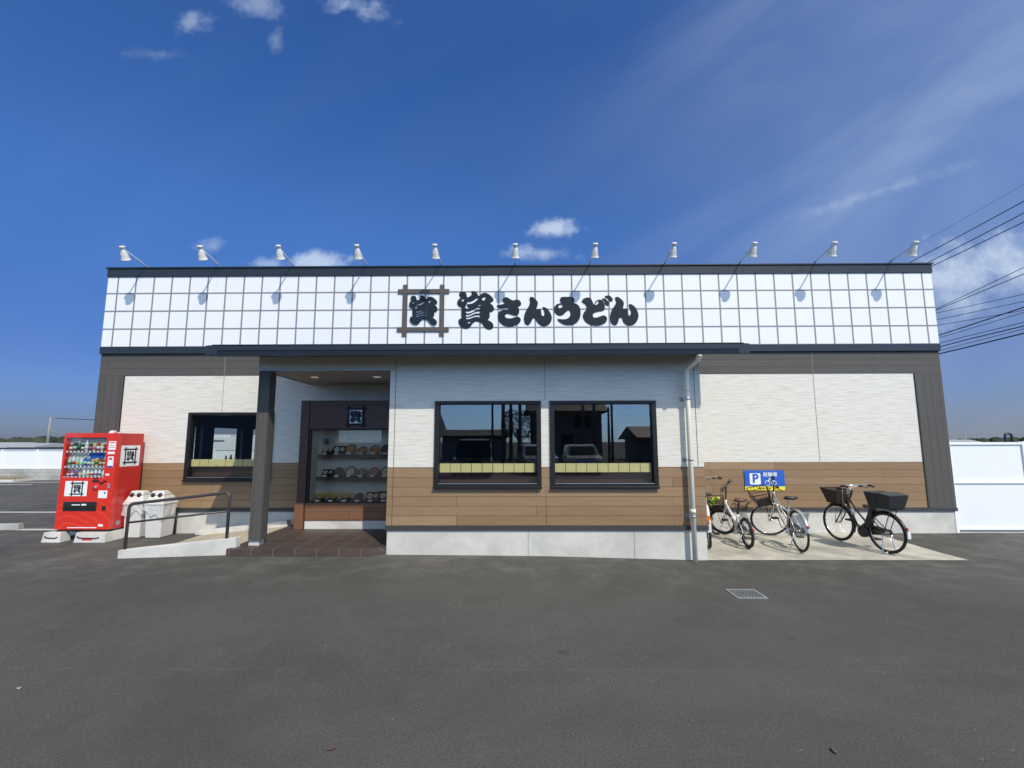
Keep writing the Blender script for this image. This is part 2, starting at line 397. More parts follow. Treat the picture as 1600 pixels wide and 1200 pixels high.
# ------------------------------------------------------------------ mesh helpers
class MB:
    def __init__(s): s.v = []; s.f = []; s.sm = []; s.mi = []
    def add(s, vs, fs, smooth=False, mi=0):
        o = len(s.v); s.v += [tuple(p) for p in vs]
        for f in fs: s.f.append(tuple(o+i for i in f)); s.sm.append(smooth); s.mi.append(mi)
        return s
    def box(s, x0, x1, y0, y1, z0, z1, mi=0, M=None):
        vs = [(x0,y0,z0),(x1,y0,z0),(x1,y1,z0),(x0,y1,z0),(x0,y0,z1),(x1,y0,z1),(x1,y1,z1),(x0,y1,z1)]
        if M is not None: vs = [M @ Vector(p) for p in vs]
        return s.add(vs, [(0,3,2,1),(4,5,6,7),(0,1,5,4),(1,2,6,5),(2,3,7,6),(3,0,4,7)], False, mi)
    def hexa(s, p, mi=0):   # 8 points: bottom ring then top ring
        return s.add(p, [(0,3,2,1),(4,5,6,7),(0,1,5,4),(1,2,6,5),(2,3,7,6),(3,0,4,7)], False, mi)
    def tube(s, pts, r, n=8, mi=0, caps=True, radii=None):
        pts = [Vector(p) for p in pts]; rings = []
        prev = None
        for i, p in enumerate(pts):
            if i == 0: d = pts[1]-p
            elif i == len(pts)-1: d = p-pts[i-1]
            else: d = (pts[i+1]-p).normalized()+(p-pts[i-1]).normalized()
            d.normalize()
            a = prev if prev is not None else (Vector((0,0,1)) if abs(d.z) < .9 else Vector((1,0,0)))
            e1 = (a-d*a.dot(d)).normalized(); e2 = d.cross(e1); prev = e1
            rr = radii[i] if radii else r
            rings.append([p+e1*(rr*cos(2*pi*k/n))+e2*(rr*sin(2*pi*k/n)) for k in range(n)])
        vs = [q for R in rings for q in R]; fs = []
        for i in range(len(pts)-1):
            for k in range(n): fs.append((i*n+k, i*n+(k+1)%n, (i+1)*n+(k+1)%n, (i+1)*n+k))
        s.add(vs, fs, True, mi)
        if caps:
            o = len(s.v)-len(vs)
            s.f.append(tuple(o+k for k in reversed(range(n)))); s.sm.append(False); s.mi.append(mi)
            s.f.append(tuple(o+(len(pts)-1)*n+k for k in range(n))); s.sm.append(False); s.mi.append(mi)
        return s
    def lathe(s, prof, c=(0,0,0), ax=(0,0,1), n=20, mi=0, smooth=True):
        ax = Vector(ax).normalized(); c = Vector(c)
        a = Vector((1,0,0)) if abs(ax.x) < .9 else Vector((0,1,0))
        e1 = (a-ax*a.dot(ax)).normalized(); e2 = ax.cross(e1); vs = []; fs = []
        for r, h in prof:
            for k in range(n): vs.append(c+ax*h+e1*(r*cos(2*pi*k/n))+e2*(r*sin(2*pi*k/n)))
        for i in range(len(prof)-1):
            for k in range(n): fs.append((i*n+k, i*n+(k+1)%n, (i+1)*n+(k+1)%n, (i+1)*n+k))
        s.add(vs, fs, smooth, mi)
        o = len(s.v)-len(vs)
        if prof[0][0] > 1e-5: s.f.append(tuple(o+k for k in reversed(range(n)))); s.sm.append(False); s.mi.append(mi)
        if prof[-1][0] > 1e-5: s.f.append(tuple(o+(len(prof)-1)*n+k for k in range(n))); s.sm.append(False); s.mi.append(mi)
        return s
    def torus(s, c, ax, R, r, n=36, m=8, mi=0):
        ax = Vector(ax).normalized(); c = Vector(c); a = Vector((0,0,1)) if abs(ax.z) < .9 else Vector((1,0,0))
        e1 = (a-ax*a.dot(ax)).normalized(); e2 = ax.cross(e1); vs = []; fs = []
        for i in range(n):
            d = e1*cos(2*pi*i/n)+e2*sin(2*pi*i/n)
            for k in range(m): vs.append(c+d*(R+r*cos(2*pi*k/m))+ax*(r*sin(2*pi*k/m)))
        for i in range(n):
            for k in range(m): fs.append((i*m+k, ((i+1)%n)*m+k, ((i+1)%n)*m+(k+1)%m, i*m+(k+1)%m))
        return s.add(vs, fs, True, mi)
    def prism(s, poly, axis, t0, t1, mi=0):
        """polygon in the plane across `axis` ('y': (x,z), 'x': (y,z), 'z': (x,y)), from t0 to t1"""
        n = len(poly)
        mk = {'y': lambda p, t: (p[0], t, p[1]), 'x': lambda p, t: (t, p[0], p[1]), 'z': lambda p, t: (p[0], p[1], t)}[axis]
        vs = [mk(p, t0) for p in poly]+[mk(p, t1) for p in poly]
        fs = [tuple(range(n)), tuple(range(2*n-1, n-1, -1))]+[(i, n+i, n+(i+1)%n, (i+1)%n) for i in range(n)]
        return s.add(vs, fs, False, mi)
    def xf(s, M):
        s.v = [tuple(M @ Vector(p)) for p in s.v]; return s
    def join(s, o, mi=0):
        k = len(s.v); s.v += o.v; s.f += [tuple(k+i for i in f) for f in o.f]; s.sm += o.sm; s.mi += [mi+m for m in o.mi]; return s
    def pieces(s, name, mats, parent=None, bevel=0.0):
        '''one object for each separate piece of this mesh'''
        up_ = list(range(len(s.v)))
        def root(i):
            while up_[i] != i: up_[i] = up_[up_[i]]; i = up_[i]
            return i
        for f in s.f:
            for i in f[1:]: up_[root(i)] = root(f[0])
        groups = {}
        for k, f in enumerate(s.f): groups.setdefault(root(f[0]), []).append(k)
        out = []
        for ks in groups.values():
            p = MB(); m_ = {}
            for k in ks:
                for i in s.f[k]:
                    if i not in m_: m_[i] = len(p.v); p.v.append(s.v[i])
                p.f.append(tuple(m_[i] for i in s.f[k])); p.sm.append(s.sm[k]); p.mi.append(s.mi[k])
            out.append(p.build(name, mats, parent, bevel))
        return out
    def build(s, name, mats, parent=None, bevel=0.0, local=False):
        me = bpy.data.meshes.new(name); me.from_pydata(s.v, [], s.f)
        for m in ([mats] if isinstance(mats, str) else mats): me.materials.append(MATS[m])
        me.polygons.foreach_set('use_smooth', s.sm); me.polygons.foreach_set('material_index', s.mi)
        bm = bmesh.new(); bm.from_mesh(me); bmesh.ops.recalc_face_normals(bm, faces=bm.faces); bm.to_mesh(me); bm.free()
        me.update()
        o = bpy.data.objects.new(name, me); COL.objects.link(o)
        if parent is not None: attach(o, parent, local)
        if bevel:
            b = o.modifiers.new('edge', 'BEVEL'); b.width = bevel; b.segments = 2; b.limit_method = 'ANGLE'; b.angle_limit = radians(40)
        return o
def wmat(o):
    """world matrix from the plain transforms (the depsgraph has not run yet)"""
    M = o.matrix_basis.copy()
    return wmat(o.parent) @ o.matrix_parent_inverse @ M if o.parent else M
def attach(o, p, local=False):
    o.parent = p
    if not local: o.matrix_parent_inverse = wmat(p).inverted()
def tag(o, label=None, cat=None, group=None, kind=None):
    if label: o['label'] = label
    if cat: o['category'] = cat
    if group: o['group'] = group
    if kind: o['kind'] = kind
    return o
def thing(name, loc, label, cat, group=None, rz=0.0):
    o = bpy.data.objects.new(name, None); COL.objects.link(o); o.location = loc; o.rotation_euler = (0, 0, rz)
    o.empty_display_size = .2
    return tag(o, label, cat, group)
def copy_tree(o, parent=None):
    c = o.copy(); COL.objects.link(c)
    if parent is not None: c.parent = parent
    for ch in list(o.children): copy_tree(ch, c)
    return c
def smooth_loop(P, sub=5):
    n = len(P); out = []
    for i in range(n):
        p0, p1, p2, p3 = [Vector((*P[(i+k) % n], 0)) for k in (-1, 0, 1, 2)]
        for k in range(sub):
            t = k/sub
            q = .5*((2*p1)+(p2-p0)*t+(2*p0-5*p1+4*p2-p3)*t*t+(3*p1-p0-3*p2+p3)*t**3)
            out.append((q.x, q.y))
    return out
def curve_mesh(name, loops, depth, mat, parent, M, smooth=True):
    """closed outlines (holes included) filled and given a thickness, then turned into a mesh"""
    cu_ = bpy.data.curves.new(name, 'CURVE'); cu_.dimensions = '2D'; cu_.fill_mode = 'BOTH'; cu_.extrude = depth/2
    for L in loops:
        Q = smooth_loop(L) if smooth else L
        sp = cu_.splines.new('POLY'); sp.points.add(len(Q)-1); sp.use_cyclic_u = True
        for i, q in enumerate(Q): sp.points[i].co = (q[0], q[1], 0, 1)
    return curve_to_mesh(name, cu_, mat, parent, M)
def curve_to_mesh(name, cu_, mat, parent, M):
    tmp = bpy.data.objects.new(name+'_outline', cu_)
    COL.objects.link(tmp); dg = bpy.context.evaluated_depsgraph_get()
    me = bpy.data.meshes.new_from_object(tmp.evaluated_get(dg)); bpy.data.objects.remove(tmp); bpy.data.curves.remove(cu_)
    me.transform(M); me.name = name; me.materials.clear(); me.materials.append(MATS[mat])
    o = bpy.data.objects.new(name, me); COL.objects.link(o)
    if parent is not None: attach(o, parent)
    return o
def text_mesh(name, body, size, mat, parent, x, y, z, bold=0.0, depth=.002, align='CENTER', sx=1.0):
    cu_ = bpy.data.curves.new(name, 'FONT'); cu_.body = body; cu_.size = size; cu_.extrude = depth/2; cu_.offset = bold
    cu_.align_x = align; cu_.align_y = 'CENTER'
    M = Matrix.Translation((x, y, z)) @ Matrix.Rotation(pi/2, 4, 'X') @ Matrix.Diagonal((sx, 1, 1, 1))
    return curve_to_mesh(name, cu_, mat, parent, M)
FACE = Matrix.Rotation(pi/2, 4, 'X')       # (x, z) outlines stand upright and face -Y

def wall_holes(mb, x0, x1, z0, z1, y, th, holes, mi=0):
    xs = sorted({x0, x1, *[h[0] for h in holes], *[h[1] for h in holes]}); zs = sorted({z0, z1, *[h[2] for h in holes], *[h[3] for h in holes]})
    nx_, nz_ = len(xs)-1, len(zs)-1; vid = {}
    full = lambda i, k: 0 <= i < nx_ and 0 <= k < nz_ and not any(h[0] < (xs[i]+xs[i+1])/2 < h[1] and h[2] < (zs[k]+zs[k+1])/2 < h[3] for h in holes)
    def V_(i, k, b):
        if (i, k, b) not in vid: vid[i, k, b] = len(mb.v); mb.v.append((xs[i], y+(th if b else 0), zs[k]))
        return vid[i, k, b]
    def F_(*q): mb.f.append(q); mb.sm.append(False); mb.mi.append(mi)
    for i in range(nx_):
        for k in range(nz_):
            if not full(i, k): continue
            F_(V_(i,k,0), V_(i+1,k,0), V_(i+1,k+1,0), V_(i,k+1,0)); F_(V_(i,k+1,1), V_(i+1,k+1,1), V_(i+1,k,1), V_(i,k,1))
            if not full(i-1, k): F_(V_(i,k,0), V_(i,k+1,0), V_(i,k+1,1), V_(i,k,1))
            if not full(i+1, k): F_(V_(i+1,k,0), V_(i+1,k,1), V_(i+1,k+1,1), V_(i+1,k+1,0))
            if not full(i, k-1): F_(V_(i,k,0), V_(i,k,1), V_(i+1,k,1), V_(i+1,k,0))
            if not full(i, k+1): F_(V_(i,k+1,0), V_(i+1,k+1,0), V_(i+1,k+1,1), V_(i,k+1,1))
    return mb

# ------------------------------------------------------------------ ground
def sstep(a, b, t):
    t = max(0, min(1, (t-a)/(b-a))); return t*t*(3-2*t)
def gz(x, y):
    K = [(-30, 0), (-5.6, 0), (-4.0, .05), (-1.8, .047), (.4, .027), (2.6, -.03), (8, -.03), (30, 0)]
    v = 0
    for (a, p), (b, q) in zip(K, K[1:]):
        if a <= x <= b: v = p+(q-p)*(x-a)/(b-a)
    return v*sstep(3.0, 6.2, y)*(1-sstep(7.0, 8.3, y))
g = MB()
xs = [-900, -300, -90, -40, -25]+[-12+i*.5 for i in range(49)]+[25, 40, 90, 300, 900]
ys = [-900, -300, -90, -40, -20, -10, -4, 0, 2, 3]+[3.4+i*.4 for i in range(15)]+[11, 14, 20, 40, 90, 300, 900]
for y in ys:
    for x in xs: g.v.append((x, y, gz(x, y)))
n = len(xs)
for j in range(len(ys)-1):
    for i in range(n-1):
        if -7.6 < (xs[i]+xs[i+1])/2 < 7.6 and 8.6 < (ys[j]+ys[j+1])/2 < 17: pass
        g.f.append((j*n+i, j*n+i+1, (j+1)*n+i+1, (j+1)*n+i)); g.sm.append(True); g.mi.append(0)
tag(g.build('ground', 'asphalt'), kind='structure')

# parking bay lines on the left, each lying on the asphalt
for name, P, lab in [('parking_line', [(-24, 18.95), (-17.6, 18.95), (-17.6, 19.10), (-24, 19.10)], 'far white parking line along the block wall'),
                ('parking_line', [(-24, 17.88), (-18.45, 17.88), (-18.5, 18.02), (-24, 18.02)], 'short white parking line before the grassy corner'),
                ('parking_line', [(-16, 10.90), (-7.95, 10.86), (-7.95, 11.0), (-16, 11.04)], 'middle white parking line running behind the red machine'),
                ('parking_line', [(-14, 8.80), (-7.95, 8.72), (-7.95, 8.86), (-14, 8.94)], 'nearest white parking line beside the red machine')]:
    o = MB().add([(x, y, gz(x, y)+.004) for x, y in P], [(0,1,2,3)]).build(name, 'line_paint'); tag(o, lab, 'road marking', 'parking lines', 'structure')

# bicycle parking pad
pd = MB(); P0 = (2.64, 6.72); nx, ny = 8, 4
for k in range(ny+1):
    for i in range(nx+1):
        x = 2.64+3.54*i/nx; y = 6.70+1.75*k/ny; pd.v.append((x, y, gz(x, y)+.006))
for k in range(ny):
    for i in range(nx): pd.f.append((k*(nx+1)+i, k*(nx+1)+i+1, (k+1)*(nx+1)+i+1, (k+1)*(nx+1)+i)); pd.sm.append(True); pd.mi.append(0)
tag(pd.build('pavement', 'pad_concrete'), kind='structure')

# ------------------------------------------------------------------ the restaurant
YM, YB = 8.457, 6.70
HX = 7.69
R = thing('restaurant_building', (0, YM, 0), 'single-storey noodle restaurant with white gridded fascia and cream and brown walls', 'building')
BACK = 17.2
LW = (-5.96, -4.40, .905, 2.135)           # left window
W1 = (-1.168, .347, .945, 2.178)           # bay windows
W2 = (.474, 1.987, .945, 2.178)
BXL, BXR = -1.83, 2.64
PXL = -3.75
# cream main wall
m = wall_holes(MB(), -7.21, BXL, 1.229, 2.815, YM, .14, [(LW[0], LW[1], 1.229, LW[3])])
wall_holes(m, BXR, 7.195, 1.229, 2.815, YM, .14, [])
m.pieces('wall', 'cream_siding', R)
m = MB(); m.box(-HX, HX, YM+.02, YM+.16, 2.80, 4.70); m.build('upper_wall', 'interior_wall', R)
# side walls, back wall, roof slab, floor: a real, closed room
SW = [(10.55, 11.20), (11.62, 12.85), (13.35, 14.6), (15.1, 16.2)]
s = MB()
ycuts = [YM+.16]+[v for p in SW for v in p]+[BACK]
for i in range(0, len(ycuts), 2): s.box(-HX, -HX+.16, ycuts[i], ycuts[i+1], 0, 4.72)
for a, b in SW: s.box(-HX, -HX+.16, a, b, 0, 1.02); s.box(-HX, -HX+.16, a, b, 1.96, 4.72)
s.box(HX-.16, HX, YM+.16, BACK, 0, 4.72); s.box(-HX+.16, HX-.16, BACK-.16, BACK, 0, 4.72)
s.pieces('side_wall', 'interior_wall', R)
MB().box(-HX+.16, HX-.16, YM+.16, BACK-.16, 4.50, 4.68).build('roof', 'navy_metal', R)
MB().box(-HX+.16, HX-.16, YM+.16, BACK-.16, 2.55, 2.62).build('ceiling', 'interior_wall', R)
f = MB().box(-HX+.16, HX-.16, YM+.16, BACK-.16, .02, .10); f.box(BXL+.14, BXR-.14, YB+.14, YM+.16, .02, .10); f.build('floor', 'interior_floor', R)
for a, b in SW:
    MB().box(-HX+.05, -HX+.056, a, b, 1.02, 1.96).build('window_pane', 'machine_glass', R)
    fr = MB(); fr.box(-HX-.02, -HX+.10, a-.05, a, 1.0, 1.98); fr.box(-HX-.02, -HX+.10, b, b+.05, 1.0, 1.98); fr.box(-HX-.02, -HX+.10, a, b, .97, 1.02); fr.box(-HX-.02, -HX+.10, a, b, 1.96, 2.0)
    fr.build('window_frame', 'black_frame', R)
# brown planks
m = wall_holes(MB(), -7.21, BXL, .437, 1.229, YM-.004, .14, [(LW[0], LW[1], LW[2], 1.229)])
wall_holes(m, BXR, 7.192, .437, 1.229, YM-.004, .14, [])
m.pieces('plank_cladding', 'brown_planks', R)
# grey frame of boards
m = MB(); m.box(-HX, HX, YM-.008, YM+.02, 2.815, 3.215); m.build('upper_cladding', 'grey_planks', R)
m = MB(); m.box(-HX, -7.21, YM-.008, YM+.14, .437, 2.815); m.box(7.195, HX, YM-.008, YM+.14, .437, 2.815); m.pieces('corner_cladding', 'grey_planks_upright', R)
m = MB(); m.box(7.192, 7.206, YM-.014, YM-.009, .437, 2.815); m.box(-7.222, -7.208, YM-.014, YM-.009, .437, 2.815); m.pieces('cladding_trim', 'black_frame', R)
m = MB(); m.box(-HX-.004, BXL, YM-.022, YM+.10, .377, .437); m.box(BXR, HX+.004, YM-.022, YM+.10, .377, .437); m.pieces('base_flashing', 'flashing_grey', R)
m = MB(); m.box(-7.645, BXL, YM+.004, YM+.16, -.2, .377); m.box(BXR, 7.645, YM+.004, YM+.16, -.2, .377); m.pieces('foundation', 'foundation_concrete', R, .006)
# thin joint lines of the siding
m = MB()
for x, z_ in ((-5.373, 2.14), (5.384, 1.232)): m.box(x-.004, x+.004, YM-.004, YM+.0, z_, 2.813)
for x in (-5.373, 5.384): m.box(x-.003, x+.003, YM-.0105, YM-.0085, 2.818, 3.21)
for x, z_ in ((-5.373, .90), (5.384, 1.226), (3.36, 1.226)): m.box(x-.003, x+.003, YM-.0070, YM-.0045, .44, z_)
m.pieces('siding_joint', 'joint_grey', R)
# fascia
MB().box(-HX, HX, YM-.035, YM+.02, 3.350, 4.688).build('fascia', 'white_tile', R)
m = MB(); m.box(-HX-.006, HX+.006, YM-.050, YM+.02, 3.218, 3.350); m.build('trim_strip', 'navy_metal', R, .004)
m = MB(); m.box(-HX-.012, HX+.012, YM-.055, YM+.20, 4.688, 4.845); m.box(-HX-.03, HX+.03, YM-.075, YM+.22, 4.845, 4.872); m.build('parapet_cap', 'navy_metal', R, .004)
m = MB(); m.box(-HX-.012, -HX+.2, YM+.20, BACK+.02, 4.688, 4.872); m.box(HX-.2, HX+.012, YM+.20, BACK+.02, 4.688, 4.872); m.pieces('parapet_return', 'navy_metal', R)

# ---- front bay
HB = [W1, W2]
m = wall_holes(MB(), BXL, BXR, 1.242, 2.90, YB, .14, [(a, b, 1.242, d) for a, b, c, d in HB])
m.box(BXL, BXL+.14, YB+.14, YM, 1.242, 2.90); m.box(BXR-.14, BXR, YB+.14, YM, 1.242, 2.90)
for xa in (BXL, BXR-.14): m.prism([(YB+.14, 2.90), (YM-.02, 2.90), (YM-.02, 3.17)], 'x', xa, xa+.14)
m.build('bay_wall', 'cream_siding', R)
m = wall_holes(MB(), BXL, BXR, .437, 1.242, YB-.004, .14, [(a, b, c, 1.242) for a, b, c, d in HB])
m.box(BXL-.004, BXL+.14, YB+.136, YM, .437, 1.242); m.box(BXR-.14, BXR+.004, YB+.136, YM, .437, 1.242)
m.build('bay_plank_cladding', 'brown_planks', R)
m = MB(); m.box(BXL-.012, BXR+.012, YB-.022, YB+.10, .377, .437); m.box(BXL-.012, BXL+.1, YB+.10, YM, .377, .437); m.box(BXR-.1, BXR+.012, YB+.10, YM, .377, .437); m.build('bay_flashing', 'flashing_grey', R)
m = MB(); m.box(BXL+.012, BXR-.012, YB+.004, YB+.16, -.25, .377); m.box(BXL+.012, BXL+.16, YB+.16, YM, -.25, .377); m.box(BXR-.16, BXR-.012, YB+.16, YM, -.25, .377); m.build('bay_foundation', 'foundation_concrete', R, .006)
m = MB()
m.box(-1.752, -1.744, YB-.002, YB+.0, 1.245, 2.76); m.box(2.552, 2.560, YB-.002, YB+.0, 1.245, 2.76)
m.box(.407, .413, YB-.002, YB, 2.185, 2.76); m.box(.407, .412, YB-.0070, YB-.0045, .44, .94); m.box(-1.752, -1.746, YB-.0070, YB-.0045, .44, 1.235)
m.pieces('bay_joint', 'rail_steel', R)
m = MB(); m.box(.15, .165, YB+.001, YB+.004, .02, .37); m.box(1.62, 1.632, YB+.001, YB+.004, 0, .37); m.pieces('concrete_joint', 'block_concrete', R)

# ---- porch: lintels, ceiling, pillar
m = MB(); m.box(PXL-.01, BXL, YB, YB+.10, 2.655, 2.90); m.box(PXL-.01, PXL+.09, YB+.10, YM, 2.655, 2.90); m.prism([(YB+.10, 2.90), (YM-.02, 2.90), (YM-.02, 3.17)], 'x', PXL-.01, PXL+.09); m.build('porch_lintel', 'cream_siding', R)
m = MB(); m.box(PXL-.014, BXL+.06, YB-.012, YB+.03, 2.628, 2.655); m.box(PXL-.014, PXL+.03, YB+.03, YM, 2.628, 2.655); m.build('lintel_trim', 'galvanised', R)
pc = MB().box(PXL+.03, BXL, YB+.03, YM, 2.640, 2.655).build('porch_ceiling', 'soffit', R)
for x, y in ((-3.26, 7.45), (-2.25, 7.45)):
    o = MB().lathe([(.055, 0), (.062, -.006), (.048, -.008), (.044, -.002)], (x, y, 2.639), n=24).build('downlight', 'lamp_lens', pc)
p = MB(); p.box(-3.772, -3.600, 6.74, 6.91, .235, 2.628); pl = p.build('pillar', 'grey_planks_upright', R, .004)
p = MB(); p.box(-3.790, -3.645, 6.78, 6.93, .148, .24); p.build('pillar_base', 'kerb_concrete', pl, .004)

# ---- canopy roof over bay and porch
m = MB(); ZF, ZT = 2.915, 3.27
m.hexa([(-4.22, 6.24, 2.875), (3.13, 6.24, 2.875), (3.13, YM-.055, 3.18), (-4.22, YM-.055, 3.18), (-4.22, 6.24, ZF), (3.13, 6.24, ZF), (3.13, YM-.055, ZT), (-4.22, YM-.055, ZT)])
cnp = m.build('canopy', 'navy_metal', R)
m = MB(); m.box(-4.23, 3.14, 6.205, 6.24, 2.775, 2.905); m.box(-4.14, 3.06, 6.198, 6.245, 2.905, 2.917); m.build('canopy_fascia', 'navy_metal', cnp, .003)
m = MB(); m.hexa([(-4.20, 6.245, 2.83), (3.11, 6.245, 2.83), (3.11, YM-.06, 3.168), (-4.20, YM-.06, 3.168), (-4.20, 6.245, 2.845), (3.11, 6.245, 2.845), (3.11, YM-.06, 3.179), (-4.20, YM-.06, 3.179)]); m.build('canopy_soffit', 'soffit_dark', cnp)
m = MB()
for xa, xb in ((-4.23, -4.215), (3.125, 3.14)):
    m.hexa([(xa, 6.24, 2.80), (xb, 6.24, 2.80), (xb, YM-.055, 3.15), (xa, YM-.055, 3.15), (xa, 6.24, 2.905), (xb, 6.24, 2.905), (xb, YM-.055, 3.26), (xa, YM-.055, 3.26)])
m.pieces('verge_board', 'navy_metal', cnp)
m = MB(); m.prism([(6.12, 2.742), (6.19, 2.742), (6.20, 2.80), (6.195, 2.80), (6.186, 2.748), (6.126, 2.748), (6.113, 2.815), (6.106, 2.815)], 'x', -4.0, 2.94); m.box(-4.005, -3.998, 6.106, 6.2, 2.742, 2.815); m.box(2.938, 2.945, 6.106, 6.2, 2.742, 2.815)
m.tube([(-4.0, 6.109, 2.814), (2.94, 6.109, 2.814)], .0075, 8)
for k in range(12): m.box(-3.7+k*.58, -3.685+k*.58, 6.103, 6.20, 2.806, 2.8105)
gut = m.build('gutter', 'navy_metal', cnp)
# downpipe
XP = 2.415; YP = 6.60
m = MB(); m.tube([(2.435, 6.16, 2.755), (2.435, 6.165, 2.72), (2.433, 6.20, 2.685), (2.42, 6.55, 2.625), (XP, YP, 2.59), (XP, YP, 2.50), (XP, YP, gz(2.4, 6.6)-.03)], .0335, 14)
m.lathe([(.039, 0), (.039, .06)], (2.435, 6.16, 2.71), n=16); m.lathe([(.038, 0), (.038, .05)], (XP, YP, 2.30), n=16); m.lathe([(.038, 0), (.038, .05)], (XP, YP, .62), n=16)
dp = m.build('downpipe', 'pipe_ivory', R)
for z in (2.18, 1.33, .56):
    b = MB(); b.lathe([(.039, 0), (.039, .028)], (XP, YP, z), n=16); b.box(XP-.055, XP-.025, YP-.01, YB-.001, z+.004, z+.022); b.box(XP-.075, XP-.02, YB-.006, YB-.001, z-.015, z+.04); b.build('pipe_bracket', 'galvanised', dp)

# ---- windows
def window(wx, yw, sheets, sun_side):
    x0, x1, z0, z1 = wx; t = .062; tb = .075
    f = MB(); f.box(x0, x0+t, yw-.035, yw+.10, z0, z1); f.box(x1-t, x1, yw-.035, yw+.10, z0, z1)
    f.box(x0+t, x1-t, yw-.035, yw+.10, z1-.048, z1); f.box(x0+t, x1-t, yw-.030, yw+.10, z0, z0+tb)
    f.box(x0-.004, x1+.004, yw-.060, yw-.036, z0-.002, z0+.03)
    fr = f.build('window', 'black_frame', R, .003)
    l = MB(); l.box(x0+t, x1-t, yw-.034, yw-.030, z0+tb-.010, z0+tb-.004); l.build('glazing_bead', 'galvanised', fr)
    MB().box(x0+t, x1-t, yw+.030, yw+.034, z0+tb, z1-.048).build('pane', 'window_glass', fr)
    s = MB(); n_ = sheets; a, b = x0+t+.004, x1-t-.02; w_ = (b-a)/n_
    for k in range(n_): s.box(a+k*w_+.004, a+(k+1)*w_-.004, yw+.050, yw+.053, 1.165, 1.290)
    s.build('paper_strip', 'paper_yellow', fr)
    bx = MB(); bx.box(x0+t, x1-t, yw+.142, yw+.20, .10, 1.150); bx.box(x0+t, x1-t, yw+.20, yw+.60, .10, .62)
    return bx
window(W1, YB, 9, False).build('bench_back', 'seat_maroon', R)
window(W2, YB, 9, False).build('bench_back', 'seat_maroon', R)
window(LW, YM, 9, True).build('bench_back', 'seat_maroon', R)
# heads and jambs inside the bay, closing the room above the bay
MB().box(BXL+.14, BXR-.14, YB+.14, YM+.16, 2.50, 2.56).build('bay_ceiling', 'interior_wall', R)
MB().box(BXL+.14, BXR-.14, YM+.165, YM+.30, 2.10, 2.55).build('bay_beam', 'interior_wall', R)

# ------------------------------------------------------------------ display case in the porch
CY = 8.03
D = thing('display_case', (-2.8, 8.2, .15), 'dark red wooden display case with a glass front in the shaded porch', 'display case')
cx0, cx1 = -3.57, BXL-.004
m = MB(); m.box(-3.715, cx0, CY-.02, YM-.03, .150, 2.31); m.build('post', 'dark_red_post', D, .004)
m = MB(); m.box(cx0, cx1, CY, YM-.03, 1.830, 2.31); m.build('header', 'dark_red_wood', D)
m = MB(); m.box(cx0, cx1, CY-.004, CY+.05, .498, .575); m.box(cx0, cx1, CY, CY+.05, .287, .492); m.build('front_panel', 'red_wood', D, .003)
m = MB(); m.box(-3.735, -3.715, CY-.035, CY+.10, .150, .590); m.box(-3.715, -3.585, CY-.035, CY-.022, .150, .590); m.build('post_facing', 'red_post', D, .003)
m = MB(); m.box(cx0, cx1, CY+.012, CY+.10, .148, .286); m.build('plinth', 'kerb_concrete', D)
m = MB(); m.box(cx0, cx0+.045, CY+.004, CY+.05, .576, 1.829); m.box(cx0+.045, cx1, CY+.006, CY+.05, 1.795, 1.829); m.box(cx0+.045, cx1, CY+.006, CY+.05, .576, .592); m.build('glass_frame', 'black_frame', D)
MB().box(cx0+.045, cx1, CY+.022, CY+.026, .592, 1.795).build('glass', 'case_glass', D)
m = MB(); m.box(cx0, cx1, YM-.06, YM-.035, .55, 1.83); m.box(cx0, cx0+.02, CY+.055, YM-.06, .55, 1.83); m.box(cx0+.02, cx1, CY+.055, YM-.06, 1.80, 1.828); m.build('lining', 'case_white', D)
m = MB(); m.box(cx0+.02, cx1, CY+.055, YM-.06, .552, .590); m.build('case_floor', 'shelf_dark', D)
for z, y0 in ((1.000, 8.17), (1.385, 8.21)):
    sh = MB(); sh.box(cx0+.10, cx1, y0, YM-.06, z-.065, z); sh.build('shelf', 'shelf_dark', D, .002)
m = MB(); m.box(-3.05, -2.78, YM-.066, YM-.061, 1.63, 1.70); m.box(-2.30, -2.05, YM-.066, YM-.061, 1.63, 1.70); m.pieces('vent_slot', 'galvanised', D)
m = MB(); m.box(-3.40, -3.30, 8.20, 8.24, 1.56, 1.66); m.build('small_screen', 'screen_green', D)

